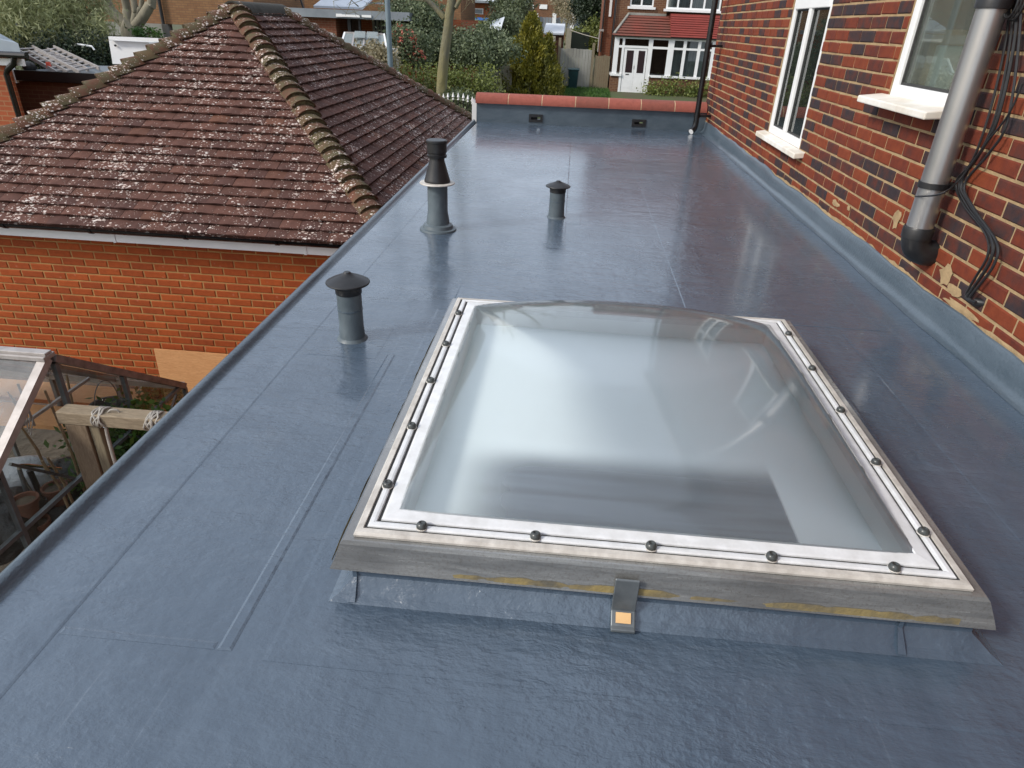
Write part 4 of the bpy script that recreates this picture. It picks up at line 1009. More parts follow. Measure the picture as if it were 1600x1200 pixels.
P = [at(165, 662, 3.28), at(168, 680, 3.28), at(176, 710, 3.28), at(186, 745, 3.28), at(190, 775, 3.28)]
m2 = MB(); m2.tube(smooth_path(P, 4), .011, 8); tag(m2.build('hanging_rope', 'rope', smooth=True), 'thick rope hanging down from the timber beam', 'rope')
m2 = MB(); a = at(164, 664, 3.28); m2.tube([a + Vector((math.cos(t) * .02, 0, math.sin(t) * .022)) for t in [2 * math.pi * i / 14 for i in range(15)]], .004, 6); tag(m2.build('shackle', 'chrome', smooth=True), 'small metal shackle joining rope to beam', 'shackle')
# ---- plywood sheet against the garage
mb = MB(); p0, p1 = at(238, 547, 5.60), at(255, 600, 5.50)
mb.prism([(p0.x, 5.625, p0.z), (-2.6, 5.625, p0.z - .01), (-2.6, 5.55, -2.84), (p0.x + .03, 5.55, -2.84)], (0, 0, 0), (0, .018, 0)); tag(mb.build('plywood_board', 'ply'), 'orange plywood sheet leaning against the garage wall', 'board')
# ---- things inside and round the greenhouse
def cane(i, a, b, lb): m2 = MB(); m2.tube([a, Vector(a).lerp(Vector(b), .5) + Vector((.01, .01, 0)), b], [.011, .010, .008], 6); tag(m2.build('bamboo_cane', 'cane', smooth=True), lb, 'cane', 'canes in the greenhouse')
def inX(px, py, X): return onX(px, py, X)
cane(0, inX(170, 800, -3.3), inX(105, 660, -3.3), 'long bamboo cane leaning behind the greenhouse glass, nearest the post')
cane(1, inX(110, 800, -3.28), inX(66, 720, -3.28), 'left of two short canes crossing low in the greenhouse')
cane(2, inX(118, 795, -3.30), inX(74, 715, -3.32), 'right of two short canes crossing low in the greenhouse')
cane(3, inX(140, 790, -3.4), inX(70, 610, -3.4), 'tall cane standing behind the middle glazing bar')
cane(4, inX(118, 690, -3.7), inX(104, 585, -3.7), 'thin upright cane near the greenhouse ridge')
cane(5, inX(75, 740, -3.4), inX(32, 665, -3.4), 'pale cane in front of the green shelf')
hb = thing('hanging_basket', 'dark hanging basket with wire handle inside the greenhouse', 'basket', (-3.5, 4.3, -2.0)); c = inX(168, 632, -3.42)
m2 = MB(); m2.lathe(c, [(.02, -.10), (.09, -.09), (.13, -.03), (.14, .0), (.12, .0), (.08, -.07)], 18); m2.build('bowl', 'black_plastic', hb, smooth=True)
m2 = MB(); m2.tube([c + Vector((0, math.cos(t) * .135, math.sin(t) * .2)) for t in [math.pi * i / 16 for i in range(17)]], .004, 6); m2.build('handle', 'alu_dark', hb, smooth=True)
mb = MB(); a, b = inX(15, 640, -3.35), inX(50, 640, -3.35)
for i in range(9): mb.tube([inX(12 + i * 5, 612 + i * 5, -3.35), inX(28 + i * 2.5, 640 + i * 5, -3.35)], .004, 5)
mb.tube([inX(28, 600, -3.36), inX(54, 665, -3.36)], .008, 6); tag(mb.build('leaf_rake', 'alu'), 'metal leaf rake head hung under the greenhouse roof', 'rake')
ch = thing('garden_chair', 'folded chair frame of bent chrome tube inside the greenhouse', 'chair', (-3.8, 3.0, -2.84))
def tb(name, pts, r=.012, mat='chrome'): m2 = MB(); m2.tube(smooth_path(pts, 5), r, 8); return m2.build(name, mat, ch, smooth=True)
tb('back_frame', [inX(55, 778, -3.6), inX(40, 755, -3.6), inX(30, 733, -3.6), inX(36, 727, -3.6), inX(70, 730, -3.65), inX(95, 733, -3.7)])
tb('leg', [inX(30, 733, -3.6), inX(36, 752, -3.6), inX(42, 770, -3.6), inX(50, 775, -3.6)], .014, 'alu_dark'); tb('leg', [inX(46, 735, -3.6), inX(62, 770, -3.6), inX(75, 800, -3.6)], .02, 'black_plastic')
def blob(name, mat, c, r, label, cat, seed, sq=.8, group=None):
    g = np.random.default_rng(seed); m2 = MB(); n1, n2 = 10, 16; vs = []; fs = []
    ph = g.random(6) * 6
    for i in range(n1 + 1):
        th = math.pi * i / n1
        for j in range(n2):
            f_ = 2 * math.pi * j / n2; k = 1 + .16 * math.sin(3 * f_ + ph[0] + th * 2) + .12 * math.sin(5 * f_ + ph[1] - th * 3) + .05 * g.standard_normal()
            vs.append((c[0] + r * k * math.sin(th) * math.cos(f_), c[1] + r * k * math.sin(th) * math.sin(f_), c[2] + r * sq * math.cos(th) * (1 + .1 * math.sin(2 * f_ + ph[2]))))
    for i in range(n1):
        for j in range(n2): fs.append((i * n2 + j, (i + 1) * n2 + j, (i + 1) * n2 + (j + 1) % n2, i * n2 + (j + 1) % n2))
    m2.add(vs, fs); return tag(m2.build(name, mat, smooth=True, sharp=60), label, cat, group)
blob('plastic_sack', 'white_bag', inX(18, 755, -3.9), .24, 'crumpled white plastic sack behind the greenhouse glass', 'sack', 1)
blob('plastic_sack', 'black_bag', inX(80, 800, -3.65), .26, 'black plastic sack heaped beside the short canes', 'sack', 2, group='black sacks'); blob('plastic_sack', 'black_bag', inX(10, 820, -3.7), .27, 'black plastic sack at the left edge low in the greenhouse', 'sack', 3, group='black sacks'); blob('plastic_sack', 'black_bag', inX(100, 745, -4.0), .2, 'black sack below the chrome chair rail', 'sack', 4, group='black sacks')
for i, (px, py, lb) in enumerate(((42, 790, 'terracotta pot standing by the chair legs'), (60, 825, 'terracotta pot lowest in the greenhouse'), (88, 770, 'terracotta pot beside the dark sacks'))):
    t = thing('flower_pot', lb, 'pot', tuple(inX(px, py, -3.5)), 'pots in the greenhouse'); c = wloc(t)
    m2 = MB(); m2.lathe(c, [(.05, -.09), (.075, .03), (.085, .03), (.086, .06), (.072, .06), (.066, .03)], 18); m2.build('pot_body', 'pot', t, smooth=True); m2 = MB(); m2.lathe(c, [(.0001, .035), (.066, .034)], 14); m2.build('compost', 'soil', t)
mb = MB()
for i in range(4): mb.box((-5.6, 2.3 + i * .13, -2.40), (-3.25, 2.41 + i * .13, -2.38))
st = tag(mb.build('staging', 'dark_timber'), 'dark slatted bench low at the left of the greenhouse', 'bench')
m2 = MB(); m2.box((-5.5, 2.36, -2.84), (-5.42, 2.76, -2.40)); m2.box((-3.45, 2.36, -2.84), (-3.38, 2.76, -2.40)); m2.build('leg', 'dark_timber', st)
mb = MB(); q = inX(27, 855, -3.45); mb.box((q.x - .1, q.y - .09, -2.378), (q.x + .1, q.y + .06, -2.366)); tag(mb.build('seed_tray', 'upvc'), 'small white tray lying on the dark bench', 'tray')
mb = MB(); mb.box((-5.6, 4.45, -2.02), (-3.3, 4.76, -1.98)); mb.box((-5.6, 4.72, -2.84), (-5.55, 4.76, -2.02)); mb.box((-3.35, 4.72, -2.84), (-3.3, 4.76, -2.02)); tag(mb.build('shelf', 'ply'), 'pale wooden shelf along the far side of the greenhouse', 'shelf')
def bl0(px, py, Y): return tuple(at(px, py, Y))
t = thing('garden_plant', 'bushy green plant growing behind the timber post', 'plant', (-2.75, 4.1, -2.85)); leaves('foliage', 'leaf_grass', [bl0(195, 700, 4.0) + (.30, .3, .3), bl0(215, 690, 4.4) + (.3, .3, .25), bl0(175, 740, 3.8) + (.25, .25, .3)], 3600, .03, t, 11, 40)
mb = MB(); mb.tube([(-2.8, 4.25, -2.85), (-2.78, 4.25, -2.2)], .012, 6); mb.build('stem', 'bark_l', t)

# ================================================================== BEYOND THE ROOF
def pb(px0, py0, px1, py1, Y, d=.1):
    my, mx = (py0 + py1) / 2, (px0 + px1) / 2
    return (at(px0, my, Y).x, Y, at(mx, py1, Y).z), (at(px1, my, Y).x, Y + d, at(mx, py0, Y).z)

# ---- house across the street
fh = thing('brick_terrace_house', 'brown brick house across the street with white glazed porch and red tiled canopy', 'house', (5, 38, -1.6))
FY = 36.2; ZB = -1.62
mb = MB()
for a, b in (((1.76, FY, ZB - .6), (9, FY + 7, 1.0)), ((1.76, FY, 1.0), (2.36, FY + 7, 6.2)), ((2.36, FY, 1.0), (3.46, FY + 7, 2.05)), ((3.46, FY, 1.0), (4.1, FY + 7, 6.2)), ((2.36, FY, 3.3), (3.46, FY + 7, 6.2)), ((6.4, FY, 1.0), (9, FY + 7, 6.2)), ((4.1, FY + .3, 1.0), (6.4, FY + 7, 6.2)), ((2.36, FY + .6, 2.05), (3.46, FY + 7, 3.3))): mb.box(a, b)
mb.build('wall', 'bf_brown', fh)
mb = MB(); mb.box((1.24, FY + 2.2, ZB), (1.74, FY + 7, 6.2)); mb.build('side_wall', 'bf_red', fh)
mb = MB(); mb.prism([(1.0, FY - .3, 6.2), (1.0, FY + 3.5, 8.6), (1.0, FY + 7.3, 6.2)], (0, 0, 0), (8.3, 0, 0)); mb.build('roof', 'red_tile_old', fh)
PY = 35.0
mb = MB(); mb.box((1.74, PY + .02, ZB - .3), (2.22, FY - .01, -.86)); mb.box((3.54, PY + .02, ZB - .3), (6.45, FY - .01, -.86)); mb.build('plinth', 'bf_brown', fh)
mb = MB(); mb.box((1.70, PY - .06, -.86), (2.22, FY - .01, -.76)); mb.box((3.50, PY - .06, -.86), (6.5, FY - .01, -.76)); mb.build('sill', 'upvc', fh)
pf = MB()
for x0, x1 in ((1.76, 1.98), (2.13, 2.24), (3.34, 3.54), (4.24, 4.52), (4.94, 5.08), (5.60, 5.74), (6.25, 6.42)): pf.box((x0, PY, -.76 if x0 > 3.4 or x0 < 2 else ZB), (x1, PY + .08, .80))
pf.box((1.98, PY + .001, .72), (6.25, PY + .079, .80)); pf.box((1.98, PY + .002, .34), (4.24, PY + .078, .44)); pf.box((4.52, PY + .002, .34), (6.25, PY + .078, .43))
po = pf.build('porch_frame', 'upvc', fh)
for x0, x1, z0, z1 in ((1.98, 2.13, -.76, .34), (1.98, 2.13, .44, .72), (2.24, 3.34, .44, .72), (3.54, 4.24, -.76, .34), (3.54, 4.24, .44, .72), (4.52, 4.94, -.76, .34), (4.52, 4.94, .43, .72), (5.08, 5.60, -.76, .34), (5.08, 5.60, .43, .72), (5.74, 6.25, -.76, .34), (5.74, 6.25, .43, .72)):
    m2 = MB(); m2.box((x0, PY + .03, z0), (x1, PY + .04, z1)); m2.build('pane', 'win_far', po)
mb = MB(); mb.box((2.26, PY + .02, ZB + .05), (2.79, PY + .07, .32)); mb.box((2.795, PY + .02, ZB + .05), (3.32, PY + .07, .32)); dr = mb.build('door', 'upvc', fh)
for x0, x1 in ((2.38, 2.70), (2.92, 3.23)):
    m2 = MB(); m2.box((x0, PY + .012, -.70), (x1, PY + .018, .24)); m2.build('door_pane', 'dark_door', dr)
    m2 = MB(); m2.box((x0, PY + .013, ZB + .25), (x1, PY + .019, -1.0)); m2.build('door_panel', 'upvc', dr, bevel=.01)
m2 = MB(); m2.box((2.42, PY + .008, -.80), (2.58, PY + .019, -.76)); m2.build('letter_box', 'black_plastic', dr)
m2 = MB(); m2.box((2.76, PY + .002, -.55), (2.79, PY + .019, -.40)); m2.build('handle', 'alu', dr)
mb = MB(); mb.box((4.56, PY + .35, -.76), (6.2, PY + .38, .75)); mb.build('curtain', 'curtain', fh)
mb = MB(); mb.box((1.8, FY - .04, -1.2), (4.3, FY - .02, .8)); mb.build('porch_back', 'dark_timber', fh)
mb = MB(); mb.add([(1.66, PY - .12, .86), (4.28, PY - .12, .86), (4.28, FY, 1.72), (2.34, FY, 1.72), (1.66, FY, .86)], [(0, 1, 2, 3), (0, 3, 4), (0, 4, 2, 1)]); cn = mb.build('canopy', 'red_tile_old', fh)
for i in range(8):
    t = i / 8; x0 = 1.66 + .68 * t; m2 = MB(); m2.bar((x0, PY - .12 + 1.32 * t - .02, .875 + .86 * t), (4.28, PY - .12 + 1.32 * t - .02, .875 + .86 * t), .12, .02, (0, -.5, .8)); m2.build('tile_course', 'red_tile_old', cn)
mb = MB(); mb.prism([(4.28, PY - .16, .88), (4.28, FY - .3, 1.82), (4.28, FY + .2, 1.82), (4.28, FY + .2, .88)], (0, 0, 0), (2.3, 0, 0)); bt = mb.build('bay_canopy', 'red_tile', fh)
for i in range(10):
    t = i / 10; m2 = MB(); m2.bar((4.28, PY - .17 + 1.05 * t, .90 + .92 * t), (6.58, PY - .17 + 1.05 * t, .90 + .92 * t), .10, .018, (0, -.6, .8)); m2.build('tile_course', 'red_tile', bt)
mb = MB(); mb.box((1.70, PY - .14, .80), (4.27, PY + .1, .86)); mb.box((4.29, PY - .16, .805), (6.5, PY + .1, .875)); mb.build('canopy_gutter', 'black_plastic', fh)
mb = MB(); mb.bar((1.70, PY - .1, .92), (2.36, FY - .02, 1.76), .10, .06); mb.box((2.32, FY - .05, 1.70), (4.1, FY - .003, 1.80)); mb.build('lead_flashing', 'concrete', fh)
for x0, x1, z0, z1, yy, mull in ((2.36, 3.46, 2.05, 3.3, FY, (2.9,)), (4.02, 6.5, 2.0, 3.4, FY - .3, (4.55, 5.15, 5.75))):
    m2 = MB(); f_ = .07
    m2.box((x0, yy + .04, z0), (x0 + f_, yy + .12, z1)); m2.box((x1 - f_, yy + .04, z0), (x1, yy + .12, z1)); m2.box((x0 + f_, yy + .041, z0), (x1 - f_, yy + .119, z0 + f_)); m2.box((x0 + f_, yy + .041, z1 - f_), (x1 - f_, yy + .119, z1))
    for q in mull: m2.box((q - .04, yy + .042, z0 + f_), (q + .04, yy + .118, z1 - f_))
    wf = m2.build('window', 'upvc', fh)
    e = [x0 + f_] + list(mull) + [x1 - f_]
    for a, b in zip(e[:-1], e[1:]):
        m2 = MB(); m2.box((a + .03, yy + .07, z0 + f_), (b - .03, yy + .08, z1 - f_)); m2.build('pane', 'win_far', wf)
    m2 = MB(); m2.box((x0 + .02, yy + .28, z0), (x1 - .02, yy + .29, z1)); m2.build('curtain', 'curtain', wf)
    m2 = MB(); m2.box((x0 - .1, yy - .08, z0 - .10), (x1 + .1, yy + .05, z0)); m2.build('window_sill', 'upvc', wf)
mb = MB(); mb.box((1.50, FY + 2.15, 1.62), (1.62, FY + 2.19, 4)); mb.build('side_window', 'upvc', fh)
for x, yy, z0 in ((1.70, FY - .08, ZB), (1.25, FY + 2.1, .02)):
    m2 = MB(); m2.tube([(x, yy, z0), (x, yy, 6.1)], .045, 10); m2.build('drainpipe', 'black_plastic', fh)
mb = MB(); mb.tube([(1.12, FY + 2.05, .02), (1.12, FY + 2.05, 1.0)], .035, 10); mb.box((1.10, FY + 2.0, .95), (1.32, FY + 2.06, 1.05)); mb.build('wall_lamp', 'alu', fh)
t = thing('low_hedge', 'scrubby low planting under the bay window across the street', 'hedge', (5, 34.6, ZB)); leaves('foliage', 'leaf_hedge', [(4.9, 34.5, ZB + .2, 1.5, .3, .38), (6.3, 34.5, ZB + .25, 1.0, .3, .4)], 3200, .06, t, 21, 60); m2 = MB(); m2.tube([(4.9, 34.5, ZB - .1), (4.9, 34.5, ZB + .3)], .03, 6); m2.build('stem', 'bark_l', t)

# ---- fences, bin and lawn between hedge and house
def board_fence(name, label, x0, x1, y, z0, z1, mat, n, posts=(), dx=0.0, y1=None, cat='fence'):
    t = thing(name, label, cat, ((x0 + x1) / 2, y, z0)); m2 = MB(); y1 = y if y1 is None else y1
    for i in range(n):
        a, b = i / n, (i + .93) / n
        m2.bar(Vector((x0 + (x1 - x0) * (a + b) / 2, y + (y1 - y) * (a + b) / 2, z0)), Vector((x0 + (x1 - x0) * (a + b) / 2, y + (y1 - y) * (a + b) / 2, z1 + random.uniform(-.03, .03))), math.hypot(x1 - x0, y1 - y) / n * .93, .025 + random.uniform(0, .008), (0, 1, 0) if abs(y1 - y) < .1 else (1, 0, 0))
    tag(m2.build('boards', mat, t), kind='stuff')
    for px_, h in posts:
        m2 = MB(); f_ = (px_ - x0) / (x1 - x0) if abs(x1 - x0) > .01 else 0; yy = y + (y1 - y) * f_; m2.box((px_ - .06, yy - .06, z0), (px_ + .06, yy + .06, h)); m2.build('post', 'fence_dark', t)
    return t
board_fence('panel_fence', 'pale grey stained fence panel behind the green bin', -.73, .78, 36, -1.62, .17, 'concrete', 10, ((-.80, .62), (.84, .46)))
board_fence('side_gate', 'brown boarded side gate next to the house across the street', .93, 1.68, 36, -1.62, -.06, 'fence_dark', 7, cat='gate')
t = thing('boundary_fence', 'stepped timber fence running back beside the golden conifer', 'fence', (-1.0, 33, -1.62))
for i in range(5):
    yy = 30.2 + i * 1.2; hx = -1.02 - .02 * i; m2 = MB(); m2.box((hx - .04, yy, gz(yy)), (hx + .04, yy + 1.12, -.45 + i * .17 + (.25 if i > 3 else 0))); m2.build('fence_panel', 'fence', t)
    m2 = MB(); m2.box((hx - .07, yy + 1.12, gz(yy)), (hx + .07, yy + 1.2, -.30 + i * .17 + (.3 if i > 3 else 0))); m2.build('post', 'fence', t)
board_fence('short_fence', 'grey board fence section between hedge and conifer', at(772, 120, 29).x, at(800, 120, 29).x, 29, -1.9, at(785, 102, 29).z, 'fence', 7)
bn = thing('wheelie_bin', 'dark green wheelie bin on the lawn against the pale fence', 'bin', (-.06, 35.2, -1.56))
m2 = MB(); m2.add([(-.24, 34.95, -1.5), (.16, 34.95, -1.5), (.16, 35.35, -1.5), (-.24, 35.35, -1.5), (-.29, 34.88, -.72), (.2, 34.88, -.72), (.2, 35.42, -.72), (-.29, 35.42, -.72)], [(0, 3, 2, 1), (4, 5, 6, 7), (0, 1, 5, 4), (1, 2, 6, 5), (2, 3, 7, 6), (3, 0, 4, 7)]); m2.build('bin_body', 'green_bin', bn, bevel=.02)
m2 = MB(); m2.prism([(-.32, 34.84, -.715), (-.32, 35.46, -.715), (-.32, 35.46, -.64), (-.32, 35.0, -.61), (-.32, 34.84, -.66)], (0, 0, 0), (.55, 0, 0)); m2.build('lid', 'green_bin', bn, bevel=.015)
for sx in (-.2, .12):
    m2 = MB(); m2.tube([(sx - .03, 35.38, -1.49), (sx + .03, 35.38, -1.49)], .1, 14); m2.build('wheel', 'black_plastic', bn)
g = np.random.default_rng(5); n = 9000; P = np.stack([g.uniform(-1.0, 1.7, n), g.uniform(31, 35.6, n)], 1); V = []; 
zz = np.array([gz(y) for y in P[:, 1]]); hh = g.uniform(.05, .16, n); ang = g.random(n) * 6.28; wd = .02
V = np.stack([np.c_[P[:, 0] - wd * np.cos(ang), P[:, 1] - wd * np.sin(ang), zz], np.c_[P[:, 0] + wd * np.cos(ang), P[:, 1] + wd * np.sin(ang), zz], np.c_[P[:, 0] + g.normal(0, .03, n), P[:, 1] + g.normal(0, .03, n), zz + hh]], 1).reshape(-1, 3)
tag(put('lawn_grass', arr_mesh('lawn_grass', V, np.arange(3 * n).reshape(n, 3), 'leaf_grass', np.clip(g.random(n), .02, 1))), 'short green grass in the front garden beside the bin', 'grass', kind='stuff')

# ---- golden conifer
def conifer(name, label, cx, cy, zb, zt, r, mat, n, seed, size):
    t = thing(name, label, 'tree', (cx, cy, zb)); g = np.random.default_rng(seed); H = zt - zb
    m2 = MB(); m2.tube([(cx, cy, zb - .1), (cx, cy, zb + H * .5), (cx, cy, zt - .1)], [.08, .05, .01], 8); m2.build('trunk', 'bark_l', t)
    k = 240; th = g.random(k) ** 1.15; az = g.random(k) * 6.28; lob = 1 + .16 * np.sin(az * 3 + th * 7) + .10 * g.standard_normal(k)
    rr = r * np.minimum(1.0, (1 - th) ** .72 * 1.02) * np.minimum(1, .72 + th * 2.4) * lob * (.72 + .3 * g.random(k) ** .5)
    C_ = np.c_[cx + rr * np.cos(az), cy + rr * np.sin(az), zb + .02 + th * H * .96]; ct = g.random(k)
    li = g.integers(0, k, n); spz = .05 + .10 * (1 - th[li])
    P = C_[li] + g.normal(size=(n, 3)) * np.c_[spz * .8, spz * .8, spz * 1.5]
    ax = np.c_[.7 * np.cos(az[li]), .7 * np.sin(az[li]), np.full(n, 1.1)] + g.normal(size=(n, 3)) * .55; ax /= np.linalg.norm(ax, axis=1)[:, None]
    sd = np.cross(ax, g.normal(size=(n, 3))); sd /= np.linalg.norm(sd, axis=1)[:, None]; sz = size * (.6 + .8 * g.random(n))[:, None]
    V = np.stack([P - ax * sz, P + sd * sz * .35, P + ax * sz, P - sd * sz * .35], 1).reshape(-1, 3)
    put('crown', arr_mesh('crown', V, np.arange(4 * n).reshape(n, 4), mat, np.clip(.08 + .5 * ct[li] + .42 * g.random(n), .02, 1)), t)
conifer('conifer', 'golden green conical conifer behind the parapet', at(826, 140, 29.5).x, 29.6, -1.75, 1.55, 1.18, 'leaf_conifer', 34000, 31, .065)
conifer('conifer', 'smaller dark shouldered conifer close behind the golden one', at(853, 140, 30.4).x, 30.4, -1.6, .85, .60, 'leaf_conifer', 10000, 32, .06)

# ---- street tree with forked limbs
def limb(m2, pts, rads, n=12): m2.tube(smooth_path(pts, 5), [rads[0] + (rads[-1] - rads[0]) * i / (5 * (len(pts) - 1)) for i in range(5 * (len(pts) - 1) + 1)], n)
def stree(label, name, Y, trunk, limbs, twig_seed, ntw, mat, r0):
    t = thing(name, label, 'tree', (at(*trunk[0], Y).x, Y, gz(Y)))
    m2 = MB(); P = [at(a, b, Y) for a, b in trunk]; base = P[0].copy(); base.z = gz(Y) - .1; limb(m2, [base] + P, [r0 * 1.15, r0 * .8], 16); m2.build('trunk', mat, t, smooth=True)
    m2 = MB(); g = random.Random(twig_seed)
    for pts, ra in limbs:
        Q = [at(a, b, Y) for a, b in pts]; Q.append(Q[-1] + (Q[-1] - Q[-2]).normalized() * 2.2 + Vector((0, g.uniform(-.6, .6), .8))); limb(m2, Q, ra, 10)
        for k in range(ntw):
            s = Q[-2].lerp(Q[-1], g.random()); e = s + Vector((g.uniform(-1, 1), g.uniform(-1, 1), g.uniform(.2, 1.2))); m2.tube([s, s.lerp(e, .5) + Vector((0, 0, .1)), e], [.03, .02, .006], 5)
    m2.build('limbs', mat, t, smooth=True); return t
tA = stree('tall bare street tree with grey trunk forking above the hedge', 'street_tree', 17.5, [(690, 150), (694, 90), (700, 45), (702, 20)],
      [([(701, 30), (706, 0), (712, -40)], [.11, .08]), ([(694, 28), (680, 12), (664, -4), (655, -20)], [.065, .04]), ([(704, 18), (712, 8), (722, -8)], [.06, .04])], 3, 9, 'bark_y', .125)
m2 = MB(); g = random.Random(9)
for (a, b) in (((664, 2), (560, 14)), ((664, -6), (545, 8)), ((660, -4), (590, 20)), ((560, 10), (540, 24)), ((722, -6), (740, 6)), ((655, -10), (520, 2))):
    p, q = at(*a, 17.5), at(*b, 17.2); m2.tube([p, p.lerp(q, .5) + Vector((0, 0, .12 + g.uniform(0, .1))), q], [.016, .011, .004], 5)
    for k in range(5):
        s = p.lerp(q, g.uniform(.3, 1)); m2.tube([s, s + Vector((g.uniform(-.3, .3), g.uniform(-.2, .2), g.uniform(-.25, .25)))], [.006, .003], 4)
m2.build('twigs', 'bark_l', tA)
stree('bare multi stemmed tree behind the garage ridge at upper left', 'forked_tree', 19, [(206, 58), (206, 50), (206, 42)],
      [([(203, 45), (185, 28), (172, 14), (164, -6)], [.15, .10]), ([(205, 42), (198, 20), (194, -6)], [.12, .09]), ([(209, 44), (222, 28), (234, 8), (238, -8)], [.14, .10]), ([(207, 40), (212, 20), (208, -5)], [.10, .07]), ([(210, 40), (217, 16), (222, -6)], [.08, .05])], 4, 6, 'bark', .24)

# ---- lamp post
Yp = 17.0; pp = at(608, 60, Yp); m2 = MB(); m2.tube([(pp.x, Yp, gz(Yp)), (pp.x, Yp, -.5)], .075, 14); m2.tube([(pp.x, Yp, -.5), (pp.x, Yp, 5.5)], .062, 14)
tag(m2.build('lamp_post', 'post_blue', smooth=True), 'slim blue grey lamp post rising behind the garage roof', 'lamp post')

# ---- clipped hedge, shrubs and far trees
def shrub(name, label, blobs, n, size, mat, seed, cat='shrub', clumps=90, spread=.25, group=None, extra=None, stem='bark_l', aspect=.55, up=0.0):
    c = blobs[0]; zb = gz(c[1]); t = thing(name, label, cat, (c[0], c[1], zb), group)
    leaves('crown', mat, blobs, n, size, t, seed, clumps, spread, aspect, up)
    m2 = MB(); g = random.Random(seed)
    for b in blobs:
        m2.tube([(b[0], b[1], gz(b[1]) - .1), (b[0] + g.uniform(-.1, .1), b[1], (gz(b[1]) + b[2]) / 2), (b[0], b[1], b[2] + b[5] * .3)], [.09, .06, .02], 7)
    m2.build('trunk', stem, t)
    if extra: extra(t)
    return t
def bl(px, py, Y, rx, rz_, ry=None):
    p = at(px, py, Y); return (p.x, Y, p.z, rx, ry or rx, rz_)
# hedge row
hb_ = []
for px in range(585, 775, 12): p = at(px, 122, 21.5); hb_.append((p.x, 21.5, -.70, .38, .45, .62)); hb_.append((p.x, 21.6, -1.35, .4, .5, .55))
shrub('hedge', 'clipped olive green hedge behind the street tree', hb_, 30000, .035, 'leaf_hedge', 41, 'hedge', 420, .30)
# red flowering shrub
def petals(t):
    fl_ = leaves('flowers', 'petal', [bl(630, 62, 23.9, .48, .42, .15), bl(648, 78, 23.9, .40, .40, .15), bl(622, 80, 23.9, .3, .3, .15)], 620, .032, t, 77, 90, .09, .9); fl_['kind'] = 'stuff'
shrub('flowering_shrub', 'shrub covered in coral red flowers behind the lamp post', [bl(632, 64, 24.3, .62, .52), bl(648, 80, 24.2, .5, .45), bl(622, 84, 24.2, .5, .4)], 5200, .05, 'leaf_dark', 42, extra=petals)
shrub('evergreen_shrub', 'large loose evergreen left of the street tree trunk', [bl(655, 40, 27, .9, .8), bl(638, 26, 28, .8, .6), bl(672, 60, 26.5, .6, .7), bl(665, 78, 26, .7, .5)], 17000, .05, 'leaf_dark', 43, group='evergreens behind the hedge')
shrub('evergreen_shrub', 'wide grey green evergreen between tree trunk and golden conifer', [bl(735, 74, 27, .9, .5), bl(765, 68, 27.5, .8, .45), bl(780, 82, 27, .7, .4), bl(715, 80, 27, .6, .4), bl(748, 88, 26.6, 1.0, .3)], 18000, .05, 'leaf_dark', 44, group='evergreens behind the hedge')
shrub('evergreen_shrub', 'taller hazy grey green tree behind the golden conifer tip', [bl(797, 22, 40, .9, 1.3), bl(790, 42, 38, .9, .7), bl(806, 6, 42, .9, 1.2)], 12000, .065, 'leaf_dark', 45, 'tree', group='evergreens behind the hedge')
shrub('dark_evergreen_tree', 'very dark evergreen tree left of the house across the street', [bl(925, 20, 46, .8, 1.3), bl(918, 46, 45, .6, .8), bl(932, 0, 46, .9, 1.4), bl(912, 2, 47, .6, 1.0)], 16000, .07, 'leaf_deep', 46, 'tree')
shrub('bush', 'green ivy bush behind the side gate of the house', [bl(935, 58, 44, .9, .7), bl(922, 70, 42, .9, .5), bl(905, 62, 43, .7, .5)], 6000, .08, 'leaf_hedge', 47)
shrub('bush', 'low green scrub beyond the hedge left of the far brick bungalow', [bl(715, 46, 46, .9, .35), bl(760, 48, 46, 1.4, .3), bl(702, 52, 44, .8, .5), bl(735, 53, 44, 1.3, .4)], 9000, .06, 'leaf_hedge', 48)
shrub('bare_brown_tree', 'brown leafless looking tree far behind the shed', [bl(888, 18, 60, .6, 1.0), bl(880, 4, 62, .9, .8)], 3500, .07, 'leaf_dry', 49, 'tree')
shrub('straw_grasses', 'pale straw coloured dead stems in front of the glass lantern roof', [bl(575, 84, 20.5, .5, .18), bl(592, 88, 20.4, .45, .22), bl(600, 92, 20.2, .4, .25)], 3200, .05, 'leaf_dry', 50, 'plant', 40)
shrub('feathery_tree', 'feathery olive green tree filling the upper left corner', [bl(30, 15, 17, 1.1, 1.0), bl(80, 10, 16.5, 1.1, 1.0), bl(60, 50, 16.0, .9, .6), bl(115, 40, 15.9, .6, .7), bl(-10, 45, 17, 1.0, .8), bl(132, 8, 17, .5, .8), bl(30, 60, 16, .7, .5)], 36000, .075, 'leaf_feather', 51, 'tree', 330, .2, aspect=.14, up=.7)
shrub('dark_laurel', 'dark laurel below the feathery tree', [bl(85, 84, 15.6, .8, .3), bl(135, 80, 15.8, .6, .3), bl(110, 93, 15.4, .8, .25)], 9000, .03, 'leaf_deep', 52)
shrub('moss_clump', 'bright green mossy shrub at the foot of the forked tree', [bl(232, 52, 18.2, .3, .09)], 900, .03, 'leaf_grass', 53, 'plant', 14)
shrub('gate_shrub', 'green shrub behind the white tipped railings', [bl(722, 166, 13.6, .3, .28, .2), bl(735, 176, 13.5, .25, .25, .2), bl(712, 160, 13.8, .3, .2, .2)], 2600, .03, 'leaf_dark', 54)

